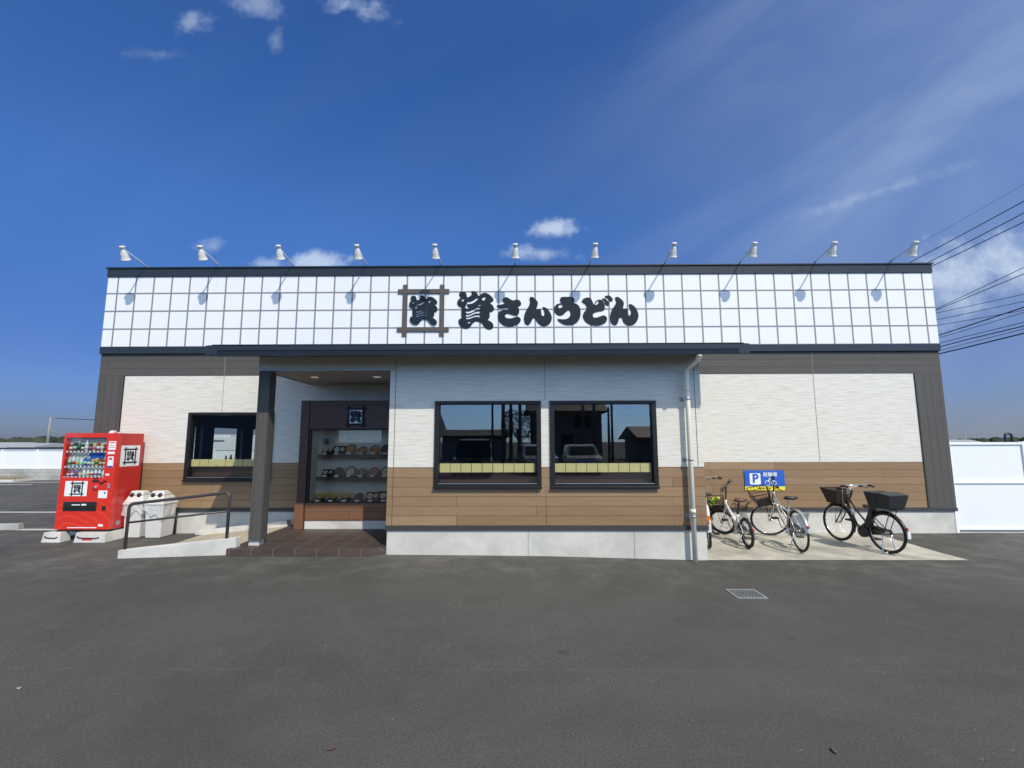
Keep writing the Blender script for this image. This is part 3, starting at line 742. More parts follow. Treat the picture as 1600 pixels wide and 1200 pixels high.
def dish(kind, x, y, z, label, s=1.0, tilt=52):
    t = thing('food_sample', (x, y, z), label, 'food sample', 'plastic food samples in the display case')
    R_ = Matrix.Translation((x, y, z+.012)) @ Matrix.Rotation(radians(tilt), 4, 'X')
    up_ = lambda M_: M_
    if kind in ('amber', 'dark', 'pink', 'noodle'):
        b = MB().lathe([(.030*s, -.030), (.060*s, -.018), (.078*s, .008), (.084*s, .024), (.080*s, .024), (.066*s, .010), (0.0001, .004)], n=24)
        b.xf(Matrix.Translation((x, y, z+.070*s)) @ Matrix.Rotation(radians(tilt), 4, 'X')); b.build('bowl', 'bowl_black', t)
        f_ = MB(); f_.lathe([(.074*s, .014), (.06*s, .019), (.03*s, .022), (.0001, .022)], n=20)
        rr = random.Random(int(x*1000)+int(z*100))
        for k in range(6):
            a = rr.random()*6.28; q = rr.random()*.045*s
            f_.lathe([(.0001, 0), (.014*s, .004), (.010*s, .012), (.0001, .016)], (q*cos(a), q*sin(a), .018), n=8)
        f_.xf(Matrix.Translation((x, y, z+.070*s)) @ Matrix.Rotation(radians(tilt), 4, 'X')); f_.build('food', 'food_'+kind, t)
    elif kind == 'tempura':
        b = MB().lathe([(.05*s, 0), (.075*s, .02), (.078*s, .05), (.072*s, .05), (.055*s, .02), (.0001, .018)], (x, y, z), n=22); b.build('bowl', 'bowl_black', t)
        f_ = MB(); rr = random.Random(int(x*1000))
        for k in range(11):
            a = (k-5)*.20+rr.uniform(-.06, .06)
            f_.tube([(x+.02*sin(a), y+rr.uniform(-.02, .02), z+.03), (x+.09*sin(a)*s, y+rr.uniform(-.02, .02), z+.085+.02*cos(a)), (x+.16*sin(a)*s, y+rr.uniform(-.03, .01), z+.085+.07*cos(a)*s)], .0075, 6)
        f_.build('food', 'food_tempura', t)
    else:   # tray with small plates
        M_ = Matrix.Translation((x, y, z)) @ Matrix.Rotation(radians(tilt), 4, 'X')
        b = MB(); b.box(-.105*s, .105*s, 0, .15*s, 0, .008); b.box(-.105*s, .105*s, -.006, 0, 0, .02); b.box(-.105*s, .105*s, .15*s, .156*s, 0, .02); b.box(-.111*s, -.105*s, 0, .15*s, 0, .02); b.box(.105*s, .111*s, 0, .15*s, 0, .02)
        b.xf(M_).build('tray', 'bowl_black' if kind != 'redtray' else 'tray_red', t)
        c_ = MB(); c_.lathe([(.020*s, .009), (.048*s, .03), (.045*s, .03), (.0001, .016)], (-.045*s, .075*s, 0), n=16); c_.lathe([(.014*s, .009), (.036*s, .028), (.033*s, .028), (.0001, .016)], (.055*s, .08*s, 0), n=16)
        c_.xf(M_).build('plate', 'case_white', t)
        f_ = MB(); f_.lathe([(.036*s, .018), (.02*s, .034), (.0001, .036)], (-.045*s, .075*s, 0), n=12); f_.lathe([(.026*s, .018), (.014*s, .03), (.0001, .032)], (.055*s, .08*s, 0), n=12)
        f_.xf(M_).pieces('food', 'food_pink' if kind != 'tray' else 'food_noodle', t)
    c_ = MB(); c_.hexa([(x-.045, y-.108, z), (x+.028, y-.108, z), (x+.028, y-.104, z), (x-.045, y-.104, z), (x-.045, y-.092, z+.026), (x+.028, y-.092, z+.026), (x+.028, y-.088, z+.026), (x-.045, y-.088, z+.026)])
    c_.build('price_card', 'card_white', t)
NTH = ['first', 'second', 'third', 'fourth', 'fifth', 'sixth', 'seventh', 'eighth']
rows = [('top', 1.385, 8.33, [('tray', 'tray set'), ('tray', 'tray set'), ('amber', 'bowl of amber soup'), ('amber', 'bowl of amber soup'), ('amber', 'bowl of amber soup'), ('dark', 'bowl of dark noodles'), ('pink', 'bowl of pink toppings')], -3.36, .212),
        ('middle', 1.000, 8.30, [('tray', 'white tray set'), ('dark', 'round dark bowl'), ('noodle', 'small bowl of noodles'), ('pink', 'bowl of pink toppings'), ('pink', 'bowl of pink toppings'), ('noodle', 'bowl of pale noodles'), ('redtray', 'red tray set')], -3.33, .208),
        ('bottom', .590, 8.22, [('tempura', 'bowl with upright yellow tempura'), ('tempura', 'bowl with upright yellow tempura'), ('tempura', 'bowl with upright yellow tempura'), ('dark', 'black bowl of dark noodles'), ('redtray', 'red tray set'), ('tray', 'tray set'), ('dark', 'black bowl of dark noodles')], -3.40, .226)]
for rn, z, y, its, x0, step in rows:
    for k, (kd, ds) in enumerate(its):
        dish(kd, x0+k*step, y, z, f'{ds}, {NTH[k]} from the left, {rn} level of the display case', 1.0+.12*((k*7) % 3-1), 50+((k*5) % 3)*6)

# ------------------------------------------------------------------ signs (outlines of the lettering as on the shop)
GL = {"shi":[[[-1.062,4.326],[-1.045,4.357],[-0.997,4.371],[-0.949,4.359],[-0.925,4.319],[-0.913,4.264],[-0.865,4.276],[-0.83,4.313],[-0.828,4.343],[-0.836,4.37],[-0.794,4.38],[-0.747,4.361],[-0.716,4.318],[-0.701,4.287],[-0.663,4.312],[-0.621,4.34],[-0.568,4.344],[-0.508,4.317],[-0.448,4.261],[-0.424,4.218],[-0.43,4.188],[-0.472,4.164],[-0.501,4.158],[-0.46,4.127],[-0.424,4.084],[-0.412,4.035],[-0.43,3.999],[-0.477,3.98],[-0.495,3.974],[-0.492,3.926],[-0.497,3.877],[-0.518,3.841],[-0.524,3.823],[-0.482,3.804],[-0.441,3.768],[-0.423,3.72],[-0.44,3.671],[-0.488,3.65],[-0.541,3.66],[-0.588,3.702],[-0.63,3.757],[-0.671,3.787],[-0.742,3.806],[-0.79,3.782],[-0.831,3.727],[-0.872,3.679],[-0.931,3.667],[-0.99,3.683],[-1.038,3.722],[-1.068,3.783],[-1.065,3.831],[-1.039,3.853],[-1.01,3.861],[-1.006,3.904],[-1.011,3.977],[-1.012,4.062],[-1.06,4.087],[-1.09,4.124],[-1.096,4.167],[-1.079,4.209],[-1.044,4.244],[-1.032,4.258],[-1.054,4.289]],[[-1.025,4.203],[-1.002,4.231],[-0.966,4.215],[-0.989,4.185],[-1.019,4.187]],[[-0.911,4.141],[-0.902,4.169],[-0.852,4.172],[-0.793,4.196],[-0.74,4.226],[-0.71,4.226],[-0.739,4.189],[-0.793,4.153],[-0.852,4.135],[-0.9,4.133],[-0.911,4.111],[-0.887,4.08],[-0.857,4.064],[-0.899,4.062],[-0.944,4.077],[-0.929,4.111]],[[-0.644,4.238],[-0.615,4.25],[-0.573,4.262],[-0.579,4.225],[-0.605,4.201],[-0.626,4.213]],[[-0.703,4.1],[-0.674,4.128],[-0.644,4.103],[-0.673,4.095]],[[-0.922,4.001],[-0.874,3.998],[-0.815,4.019],[-0.744,4.049],[-0.679,4.058],[-0.676,4.03],[-0.744,4.015],[-0.815,3.982],[-0.874,3.964],[-0.919,3.968]],[[-0.921,3.934],[-0.862,3.937],[-0.803,3.964],[-0.744,3.982],[-0.676,3.988],[-0.676,3.953],[-0.744,3.951],[-0.803,3.933],[-0.862,3.909],[-0.919,3.904]],[[-0.921,3.879],[-0.862,3.885],[-0.802,3.903],[-0.743,3.917],[-0.676,3.915],[-0.676,3.883],[-0.743,3.888],[-0.802,3.876],[-0.861,3.857],[-0.918,3.855]],[[-0.908,3.782],[-0.878,3.792],[-0.843,3.796],[-0.861,3.77],[-0.89,3.77]]],"sa":[[[-0.252,4.193],[-0.246,4.23],[-0.21,4.257],[-0.163,4.254],[-0.115,4.223],[-0.056,4.198],[0.004,4.213],[0.057,4.198],[0.087,4.155],[0.087,4.112],[0.057,4.088],[0.027,4.088],[0.048,4.033],[0.053,3.972],[0.033,3.929],[-0.009,3.909],[-0.068,3.918],[-0.127,3.942],[-0.181,3.943],[-0.21,3.912],[-0.198,3.876],[-0.151,3.857],[-0.08,3.861],[-0.021,3.881],[0.032,3.887],[0.074,3.856],[0.079,3.808],[0.044,3.76],[-0.021,3.724],[-0.104,3.704],[-0.198,3.712],[-0.269,3.749],[-0.317,3.81],[-0.34,3.889],[-0.331,3.955],[-0.293,3.998],[-0.234,4.016],[-0.151,4.022],[-0.147,4.052],[-0.198,4.056],[-0.269,4.049],[-0.323,4.057],[-0.359,4.09],[-0.347,4.11],[-0.27,4.122],[-0.21,4.144],[-0.236,4.166]]],"n1":[[[0.247,4.227],[0.26,4.258],[0.301,4.261],[0.354,4.221],[0.395,4.165],[0.395,4.104],[0.371,4.037],[0.394,4.025],[0.442,4.031],[0.459,3.994],[0.464,3.933],[0.488,3.897],[0.511,3.909],[0.521,3.957],[0.512,4.006],[0.489,4.061],[0.513,4.069],[0.572,4.036],[0.624,3.963],[0.653,3.884],[0.646,3.811],[0.604,3.745],[0.533,3.709],[0.468,3.715],[0.41,3.758],[0.369,3.813],[0.334,3.861],[0.298,3.843],[0.274,3.789],[0.232,3.735],[0.191,3.735],[0.156,3.771],[0.142,3.85],[0.157,3.947],[0.193,4.02],[0.229,4.081],[0.253,4.142],[0.251,4.19]]],"u":[[[0.811,4.2],[0.823,4.243],[0.871,4.261],[0.954,4.26],[1.025,4.26],[1.066,4.229],[1.078,4.186],[1.065,4.144],[1.118,4.125],[1.17,4.064],[1.188,3.979],[1.178,3.882],[1.135,3.797],[1.064,3.743],[0.969,3.725],[0.875,3.738],[0.805,3.78],[0.764,3.823],[0.764,3.841],[0.818,3.837],[0.888,3.834],[0.948,3.852],[0.99,3.895],[1.002,3.955],[0.985,3.998],[0.956,4.004],[0.914,3.974],[0.866,3.925],[0.819,3.907],[0.76,3.92],[0.713,3.969],[0.7,4.03],[0.715,4.084],[0.763,4.127],[0.828,4.145]],[[0.774,4.072],[0.798,4.108],[0.833,4.117],[0.859,4.099],[0.845,4.065],[0.803,4.044]]],"do":[[[1.214,4.173],[1.238,4.216],[1.286,4.24],[1.357,4.244],[1.392,4.209],[1.415,4.16],[1.431,4.111],[1.462,4.16],[1.504,4.196],[1.546,4.206],[1.593,4.184],[1.627,4.135],[1.637,4.068],[1.624,4.013],[1.582,3.989],[1.517,3.979],[1.445,3.959],[1.411,3.917],[1.42,3.874],[1.461,3.862],[1.514,3.874],[1.574,3.898],[1.621,3.904],[1.661,3.873],[1.672,3.831],[1.647,3.777],[1.581,3.735],[1.487,3.713],[1.393,3.723],[1.311,3.76],[1.254,3.821],[1.229,3.893],[1.245,3.954],[1.287,4.015],[1.3,4.069],[1.272,4.124],[1.225,4.155]],[[1.461,4.123],[1.492,4.166],[1.527,4.178],[1.521,4.141],[1.49,4.109],[1.464,4.101]],[[1.588,4.218],[1.641,4.226],[1.676,4.195],[1.716,4.146],[1.709,4.104],[1.679,4.092],[1.644,4.122],[1.634,4.171]],[[1.642,4.263],[1.684,4.283],[1.737,4.275],[1.777,4.232],[1.788,4.195],[1.758,4.168],[1.723,4.189],[1.706,4.22],[1.671,4.238]]],"n2":[[[1.831,4.225],[1.843,4.253],[1.89,4.249],[1.948,4.206],[1.988,4.145],[1.98,4.078],[1.972,4.029],[2.026,4.029],[2.058,4.011],[2.056,3.95],[2.074,3.902],[2.098,3.907],[2.118,3.962],[2.102,4.023],[2.081,4.09],[2.093,4.118],[2.146,4.102],[2.203,4.047],[2.241,3.961],[2.25,3.883],[2.218,3.792],[2.157,3.732],[2.074,3.714],[2.005,3.739],[1.965,3.793],[1.949,3.848],[1.92,3.866],[1.89,3.836],[1.87,3.769],[1.834,3.724],[1.787,3.728],[1.747,3.764],[1.731,3.843],[1.74,3.939],[1.772,4.024],[1.815,4.085],[1.846,4.146],[1.841,4.188]]]}
def norm(loops):
    xs_ = [p[0] for L in loops for p in L]; zs_ = [p[1] for L in loops for p in L]
    cx, cz = (min(xs_)+max(xs_))/2, (min(zs_)+max(zs_))/2; h = max(zs_)-min(zs_)
    return [[((p[0]-cx)/h, (p[1]-cz)/h) for p in L] for L in loops]
def open_holes(loops, k):
    out = [loops[0]]
    for L_ in loops[1:]:
        cz = sum(p[1] for p in L_)/len(L_); cx = sum(p[0] for p in L_)/len(L_)
        out.append([(cx+(p[0]-cx)*1.04, cz+(p[1]-cz)*k) for p in L_])
    return out
GL['shi'] = open_holes(GL['shi'], 1.22)
SHI = norm(GL['shi'])
YF = YM-.035
L = thing('shop_lettering', (.55, YF, 3.65), 'dark navy brush lettering spelling the shop name on the white fascia', 'sign')
for k in ('shi', 'sa', 'n1', 'u', 'do', 'n2'):
    curve_mesh('letter', GL[k], .012, 'sign_navy', L, Matrix.Translation((0, YF-.007, 0)) @ FACE)
def emblem(parent, x, y, z, h, fmat, gmat, depth, panel=None):
    """well-curb frame with the character inside, h = outer height"""
    k = h/.98; m = MB()
    for sx_ in (-1, 1): m.box(x+sx_*.345*k-.041*k, x+sx_*.345*k+.041*k, y-depth, y, z-.49*k, z+.49*k)
    for sz in (-1, 1): m.box(x-.477*k, x+.477*k, y-depth*1.15, y-.0005, z+sz*.362*k-.041*k, z+sz*.362*k+.041*k)
    f_ = m.build('emblem_frame', fmat, parent)
    if panel: MB().box(x-.303*k, x+.303*k, y-depth*.3, y-.0008, z-.32*k, z+.32*k).build('emblem_panel', panel, f_)
    curve_mesh('emblem_letter', [[(p[0]*.565*k, p[1]*.565*k) for p in Lp] for Lp in SHI], depth*.9, gmat, parent, Matrix.Translation((x, y-depth*.75, z)) @ FACE)
E1 = thing('emblem_sign', (-1.723, YF, 3.52), 'square brown emblem sign with a crossed-bar frame on the white fascia', 'sign')
emblem(E1, -1.723, YF-.001, 4.016, .98, 'sign_brown', 'sign_navy', .022)
E2 = thing('emblem_sign', (-2.765, CY-.004, 1.85), 'small navy-framed emblem sign above the display case glass', 'sign')
emblem(E2, -2.765, CY-.004, 2.03, .36, 'sign_navy', 'sign_navy', .03, 'sign_white')

PS = thing('bicycle_parking_sign', (4.375, YM-.02, .737), 'blue and yellow bicycle parking sign with a white P on the brown boards', 'sign')
sx0, sx1, sz0, sz1, yp = 4.025, 4.725, .738, 1.085, YM-.014
MB().box(sx0, sx1, yp-.006, yp+.004, sz0+.068, sz1).build('sign_board', 'sign_blue', PS, .0015)
MB().box(sx0+.002, sx1-.002, yp-.006, yp+.004, sz0, sz0+.0675).build('yellow_band', 'sign_yellow', PS)
def rrect(a, b, c, d, r):
    out = []
    for cx, cz, s0 in ((b-r, d-r, 0), (a+r, d-r, 90), (a+r, c+r, 180), (b-r, c+r, 270)):
        for k in range(5): t = radians(s0+k*22.5); out.append((cx+r*cos(t), cz+r*sin(t)))
    return out
pw = MB().prism(rrect(4.112, 4.303, .838, 1.034, .022), 'y', yp-.009, yp-.0063).build('white_square', 'sign_white', PS)
text_mesh('letter_p', 'P', .215, 'sign_blue', pw, 4.210, yp-.0115, .936, bold=.006)
for q_, (ox, oz) in enumerate(((0, 0), (.0022, 0), (0, .0022), (.0022, .0022))): text_mesh('lettering', '駐輪場', .082, 'sign_white', PS, 4.474+ox, yp-.0085-.0003*q_, 1.007+oz)
for q_ in (0, 1): text_mesh('small_print', '資さんうどん', .038, 'sign_navy', PS, 4.365+.0014*q_, yp-.0085-.0003*q_, sz0+.034)
b = MB(); bx, bz, br_ = 4.475, .862, .040
for o_ in (-.058, .058): b.torus((bx+o_, yp-.0085, bz), (0, 1, 0), br_, .0055, 28, 6)
for A_, B_ in [((-.058, 0), (-.028, .062)), ((-.028, .062), (.028, .055)), ((-.034, .048), (-.002, .0)), ((-.002, 0), (.028, .055)), ((.028, .055), (.058, 0)), ((-.002, 0), (.058, 0)), ((-.028, .062), (-.024, .086)), ((-.024, .086), (0, .086)), ((.022, .07), (.042, .07)), ((.030, .055), (.034, .07))]:
    b.tube([(bx+A_[0], yp-.0085, bz+A_[1]), (bx+B_[0], yp-.0085, bz+B_[1])], .0050, 6)
b.build('bicycle_symbol', 'sign_white', PS)

# ------------------------------------------------------------------ floodlights along the parapet
FX0, FST = -7.007, 1.3985
FL = thing('floodlight', (FX0, 8.60, 4.86), 'x', 'floodlight', 'white floodlights on arms along the parapet')
a = MB(); a.tube([(0, .26, -.12), (0, .0, .02), (0, -.72, .135)], .0125, 10); a.build('arm', 'arm_metal', FL, local=True)
h = MB(); ax = Vector((0, .62, -1)).normalized(); c0 = Vector((0, -.79, .165))
h.lathe([(.0001, -.012), (.046, -.010), (.049, .0), (.049, .022), (.036, .028), (.036, .075), (.044, .080), (.045, .095), (.049, .125), (.055, .160), (.064, .200), (.076, .236), (.082, .248), (.082, .260), (.076, .262), (.066, .235), (.04, .21), (.0001, .205)], c0, ax, 26)
for k in range(18):      # cooling ribs on the bell
    t = 2*pi*k/18; e1 = Vector((1, 0, 0)); e2 = ax.cross(e1)
    d_ = e1*cos(t)+e2*sin(t)
    h.tube([c0+ax*.105+d_*.046, c0+ax*.225+d_*.0735], .0018, 5)
h.xf(Matrix.Translation(c0) @ Matrix.Scale(.92, 4) @ Matrix.Translation(-c0)); h.build('lamp_head', 'white_lamp', FL, local=True)
k_ = MB(); k_.tube([(0, -.70, .13), (0, -.745, .145)], .022, 10); k_.build('swivel', 'arm_metal', FL, local=True)
DESC = ['at the left end of the parapet', 'second from the left end of the parapet', 'third from the left end of the parapet', 'fourth from the left end of the parapet', 'above the gap left of the emblem sign', 'above the first letters of the shop lettering', 'above the last letters of the shop lettering', 'just right of the shop lettering', 'third from the right end of the parapet', 'second from the right end of the parapet', 'at the right end of the parapet before the cables']
for i in range(11):
    o = FL if i == 0 else copy_tree(FL)
    o.location = (FX0+FST*i, 8.60, 4.86); o.rotation_euler = (0, 0, radians([4, 3, 2, 1, -1, 0, 0, -2, -2, -3, -3][i]))
    o['label'] = f'white bell-shaped floodlight {DESC[i]}'

# ------------------------------------------------------------------ porch step, ramp, handrail
t = thing('porch_step', (-2.9, 6.57, 0), 'low dark brown tiled step in front of the entrance porch', 'step')
m = MB(); m.prism([(-3.975, 6.57), (-1.985, 6.57), (-1.862, 6.69), (-1.83, 6.72), (BXL+.008, YM), (-3.975, YM)], 'z', -.2, .150); m.build('platform', 'brown_tiles', t, .005)
RA = thing('access_ramp', (-4.8, 7.3, 0), 'pale concrete access ramp with kerbs beside the porch step', 'ramp')
m = MB(); m.hexa([(-5.52, 6.78, -.1), (-3.98, 6.78, -.1), (-3.98, 8.34, -.1), (-5.52, 8.34, -.1), (-5.40, 6.78, .004), (-3.98, 6.78, .150), (-3.98, 8.34, .150), (-5.52, 8.34, -.004)]); m.build('ramp_slab', 'mortar_tan', RA)
m = MB(); m.hexa([(-5.535, 6.655, -.15), (-3.885, 6.655, -.15), (-3.885, 6.775, -.15), (-5.535, 6.775, -.15), (-5.535, 6.655, .110), (-3.905, 6.655, .280), (-3.905, 6.775, .280), (-5.535, 6.775, .110)]); m.build('outer_kerb', 'kerb_concrete', RA, .008)
m = MB(); m.hexa([(-5.61, 8.33, -.1), (-3.955, 8.33, -.1), (-3.955, YM+.01, -.1), (-5.61, YM+.01, -.1), (-5.61, 8.33, .062), (-4.015, 8.33, .245), (-4.015, YM+.01, .245), (-5.61, YM+.01, .062)]); m.build('inner_kerb', 'kerb_concrete', RA, .008)
HR = thing('handrail', (-4.7, 6.715, .12), 'grey steel handrail standing on the outer kerb of the ramp', 'handrail')
yr = 6.70
def rr_pts(A, B, C, r=.075, n_=6):
    A, B, C = Vector(A), Vector(B), Vector(C); u = (A-B).normalized(); v = (C-B).normalized(); out = []
    for k in range(n_+1):
        q = k/n_; P = B+u*r*(1-q)**2+v*r*q**2; out.append(P)
    return out
top = [(-5.475, yr, .10)]+rr_pts((-5.475, yr, .10), (-5.470, yr, .735), (-4.06, yr, .888))+rr_pts((-5.470, yr, .735), (-4.055, yr, .893), (-4.055, yr, .25))+[(-4.055, yr, .245)]
m = MB(); m.tube(top, .021, 12); m.build('top_rail', 'rail_steel', HR)
m = MB(); m.tube([(-5.472, yr, .478), (-4.055, yr, .636)], .014, 10); m.build('mid_rail', 'rail_steel', HR)

# ------------------------------------------------------------------ vending machine
V = thing('vending_machine', (-7.1, 8.05, .14), 'red drink vending machine with emblem stickers standing on concrete blocks', 'vending machine')
vx0, vx1, vy0, vy1, vz0, vz1 = -7.552, -6.650, 7.78, 8.33, .178, 1.752
gx0, gx1, gz0, gz1 = -7.512, -6.832, 1.024, 1.680
m = MB(); m.box(vx0, vx1, vy0+.08, vy1, vz0, vz1); m.build('body', 'machine_red_side', V, .008)
m = wall_holes(MB(), vx0, vx1, vz0+.012, vz1, vy0, .078, [(gx0, gx1, gz0, gz1)]); dr = m.build('door', 'machine_front', V)
MB().box(gx0, gx1, vy0+.006, vy0+.010, gz0, gz1).build('display_window', 'machine_glass', V)
m = MB(); m.box(gx0, gx1, vy0+.0775, vy0+.0795, gz0, gz1); m.build('display_back', 'case_white', V)
cols = [((.30, .03, .03), 'a'), ((.03, .14, .06), 'b'), ((.02, .02, .02), 'c'), ((.55, .42, .12), 'd'), ((.65, .66, .66), 'e'), ((.04, .12, .42), 'f'), ((.35, .60, .45), 'g'), ((.62, .32, .10), 'h'), ((.45, .10, .30), 'i'), ((.70, .68, .60), 'j')]
for c_, k in cols: plain('drink_'+k, c_, .35, 0, .25, 30)
rows_v = [(1.462, 'acbcecdadc', .165), (1.212, 'gegeffhdaa', .16), (1.042, 'aifhjjjeee', .115)]
for zb, seq, hh in rows_v:
    st_ = MB(); st_.box(gx0+.002, gx1-.002, vy0+.014, vy0+.030, zb-.030, zb-.002, 0)
    for k in range(10):
        xx = gx0+.045+k*.0655; st_.box(xx-.013, xx+.013, vy0+.0115, vy0+.0138, zb-.025, zb-.010, 1)
    st_.build('button_strip', ['sign_white', 'machine_black'], V)
    for k, ch in enumerate(seq):
        xx = gx0+.048+k*.0652; h_ = hh*(.82+.18*((k*5) % 3)/2)
        p_ = [(.020, 0), (.026, .006), (.026, h_*.55), (.025, h_*.62), (.016, h_*.84), (.011, h_*.88), (.012, h_), (.0001, h_)] if ch in 'gefbj' else [(.022, 0), (.026, .005), (.026, h_*.72), (.022, h_*.78), (.0001, h_*.79)]
        bo = MB().lathe(p_, (xx, vy0+.048, zb), n=12); q_ = 'abcdefghij'[(ord(ch)*7+k*3) % 10]
        bo.lathe([(.0268, h_*.16), (.0268, h_*.46)], (xx, vy0+.048, zb), n=12, mi=1)
        if p_[-2][0] < .015: bo.lathe([(.0125, h_*.90), (.0125, h_*1.005), (.0001, h_*1.006)], (xx, vy0+.048, zb), n=12, mi=2)
        bo.build('drink_bottle', ['drink_'+ch, 'drink_'+q_ if q_ != ch else 'drink_e', 'sign_white'], V)
    cl = MB()
    for k in range(10): cl.box(gx0+.030+k*.0652, gx0+.066+k*.0652, vy0+.0112, vy0+.0137, zb-.0095, zb-.0035)
    cl.build('price_labels', 'red_print' if zb > 1.4 else 'sign_blue', V)
    if True:
        pass
bp = MB(); bp.box(gx0+.35, gx0+.60, vy0+.070, vy0+.076, 1.33, 1.44); bp.build('poster', 'sign_blue', V)
def sticker(name, x0, x1, z0, z1, mat, dy=.002, par=None): return MB().box(x0, x1, vy0-dy, vy0-.0002, z0, z1).build(name, mat, par or V)
s = sticker('emblem_sticker', -7.450, -7.080, .722, .966, 'sign_white'); emblem(s, -7.245, vy0-.0022, .844, .238, 'sign_navy', 'sign_navy', .0022)
sticker('notice', -6.795, -6.672, 1.475, 1.618, 'sign_white'); sticker('notice', -6.798, -6.682, 1.405, 1.445, 'sign_white'); sticker('notice', -6.782, -6.690, 1.190, 1.365, 'sign_white'); sticker('notice', -6.885, -6.738, .690, .812, 'sign_white'); sticker('notice', -6.80, -6.735, 1.055, 1.085, 'sign_white'); sticker('notice', -6.835, -6.755, .238, .272, 'sign_white')
m = MB(); m.box(-6.785, -6.685, vy0-.0034, vy0-.0022, 1.585, 1.60); m.box(-6.785, -6.70, vy0-.0034, vy0-.0022, 1.545, 1.552); m.box(-6.785, -6.685, vy0-.0034, vy0-.0022, 1.51, 1.518); m.box(-6.765, -6.71, vy0-.0034, vy0-.0022, 1.31, 1.345); m.build('notice_print', 'red_print', V)
m = MB(); m.box(-6.786, -6.694, vy0-.004, vy0-.0022, 1.19, 1.215); m.box(-6.79, -6.765, vy0-.0034, vy0-.0022, .755, .79); m.build('notice_print', 'sign_blue', V)
m = MB(); m.box(-7.445, -6.893, vy0-.008, vy0+.001, .484, .632); sl = m.build('drink_slot', 'machine_black', V, .004)
m = MB(); m.box(-7.30, -7.16, vy0-.0094, vy0-.0084, .575, .590); m.box(-7.14, -7.06, vy0-.0094, vy0-.0084, .572, .598); m.build('slot_print', 'sign_white', sl)
m = MB(); m.box(-7.425, -6.913, vy0-.0115, vy0-.0085, .500, .560); m.build('slot_flap', 'black_frame', sl)
m = MB(); m.box(-7.00, -6.90, vy0-.006, vy0+.001, .945, .985); m.box(-6.99, -6.91, vy0-.007, vy0-.001, 1.0, 1.018); m.build('bill_slot', 'machine_black', V)
m = MB(); m.lathe([(.0001, .014), (.040, .014), (.052, .004), (.052, 0)], (-6.943, vy0, .862), (0, -1, 0), 26); cr = m.build('coin_plate', 'machine_red_side', V)
m = MB(); m.lathe([(.0001, .018), (.022, .018), (.024, .012)], (-6.938, vy0, .862), (0, -1, 0), 18); m.build('coin_slot', 'galvanised', cr)
m = MB(); m.tube([(-6.88, vy0-.006, .95), (-6.85, vy0-.012, .925), (-6.82, vy0-.010, .945), (-6.80, vy0-.01, .97), (-6.77, vy0-.006, .965)], .010, 8); m.build('coin_lever', 'machine_black', V)
m = MB(); m.box(-6.80, -6.735, vy0-.008, vy0+.001, .495, .565); m.build('coin_return', 'machine_black', V, .004)
m = MB(); m.box(-6.742, -6.702, vy0-.010, vy0+.001, .845, .925); m.build('lock', 'galvanised', V, .003)
m = MB(); m.box(-7.34, -6.86, vy0-.003, vy0-.0002, .212, .226); m.build('kick_strip', 'sign_white', V)
m = MB(); m.box(vx0+.01, vx1-.01, vy0+.04, vy1-.01, .150, vz0); m.build('base_frame', 'machine_black', V)
# flank
m = MB(); m.box(vx1+.0002, vx1+.002, 7.865, 8.262, 1.192, 1.545); s2 = m.build('emblem_sticker', 'sign_white', V)
e = MB(); k = .30/.98; cy, cz = 8.064, 1.368
for sy in (-1, 1): e.box(vx1+.002, vx1+.0034, cy+sy*.345*k-.041*k, cy+sy*.345*k+.041*k, cz-.49*k, cz+.49*k)
for sz in (-1, 1): e.box(vx1+.0021, vx1+.0040, cy-.477*k, cy+.477*k, cz+sz*.362*k-.041*k, cz+sz*.362*k+.041*k)
e.build('emblem_frame', 'sign_navy', s2)
curve_mesh('emblem_letter', [[(p[0]*.565*k, p[1]*.565*k) for p in Lp] for Lp in SHI], .0016, 'sign_navy', s2, Matrix.Translation((vx1+.0032, cy, cz)) @ Matrix.Rotation(pi/2, 4, 'Z') @ FACE)
m = MB(); m.box(vx1+.0002, vx1+.003, 7.90, 7.98, .24, .30); m.build('side_vent', 'galvanised', V)
m = MB(); m.hexa([(-7.02, 8.0, vz1), (-6.93, 8.0, vz1), (-6.93, 8.06, vz1), (-7.02, 8.06, vz1), (-6.99, 8.0, vz1+.045), (-6.92, 8.0, vz1+.05), (-6.92, 8.06, vz1+.05), (-6.99, 8.06, vz1+.045)]); m.build('top_lamp', 'sign_white', V, .004)
m = MB(); m.box(vx1-.10, vx1-.06, vy0+.09, vy0+.13, vz1, vz1+.018); m.build('hinge_cap', 'sign_white', V)
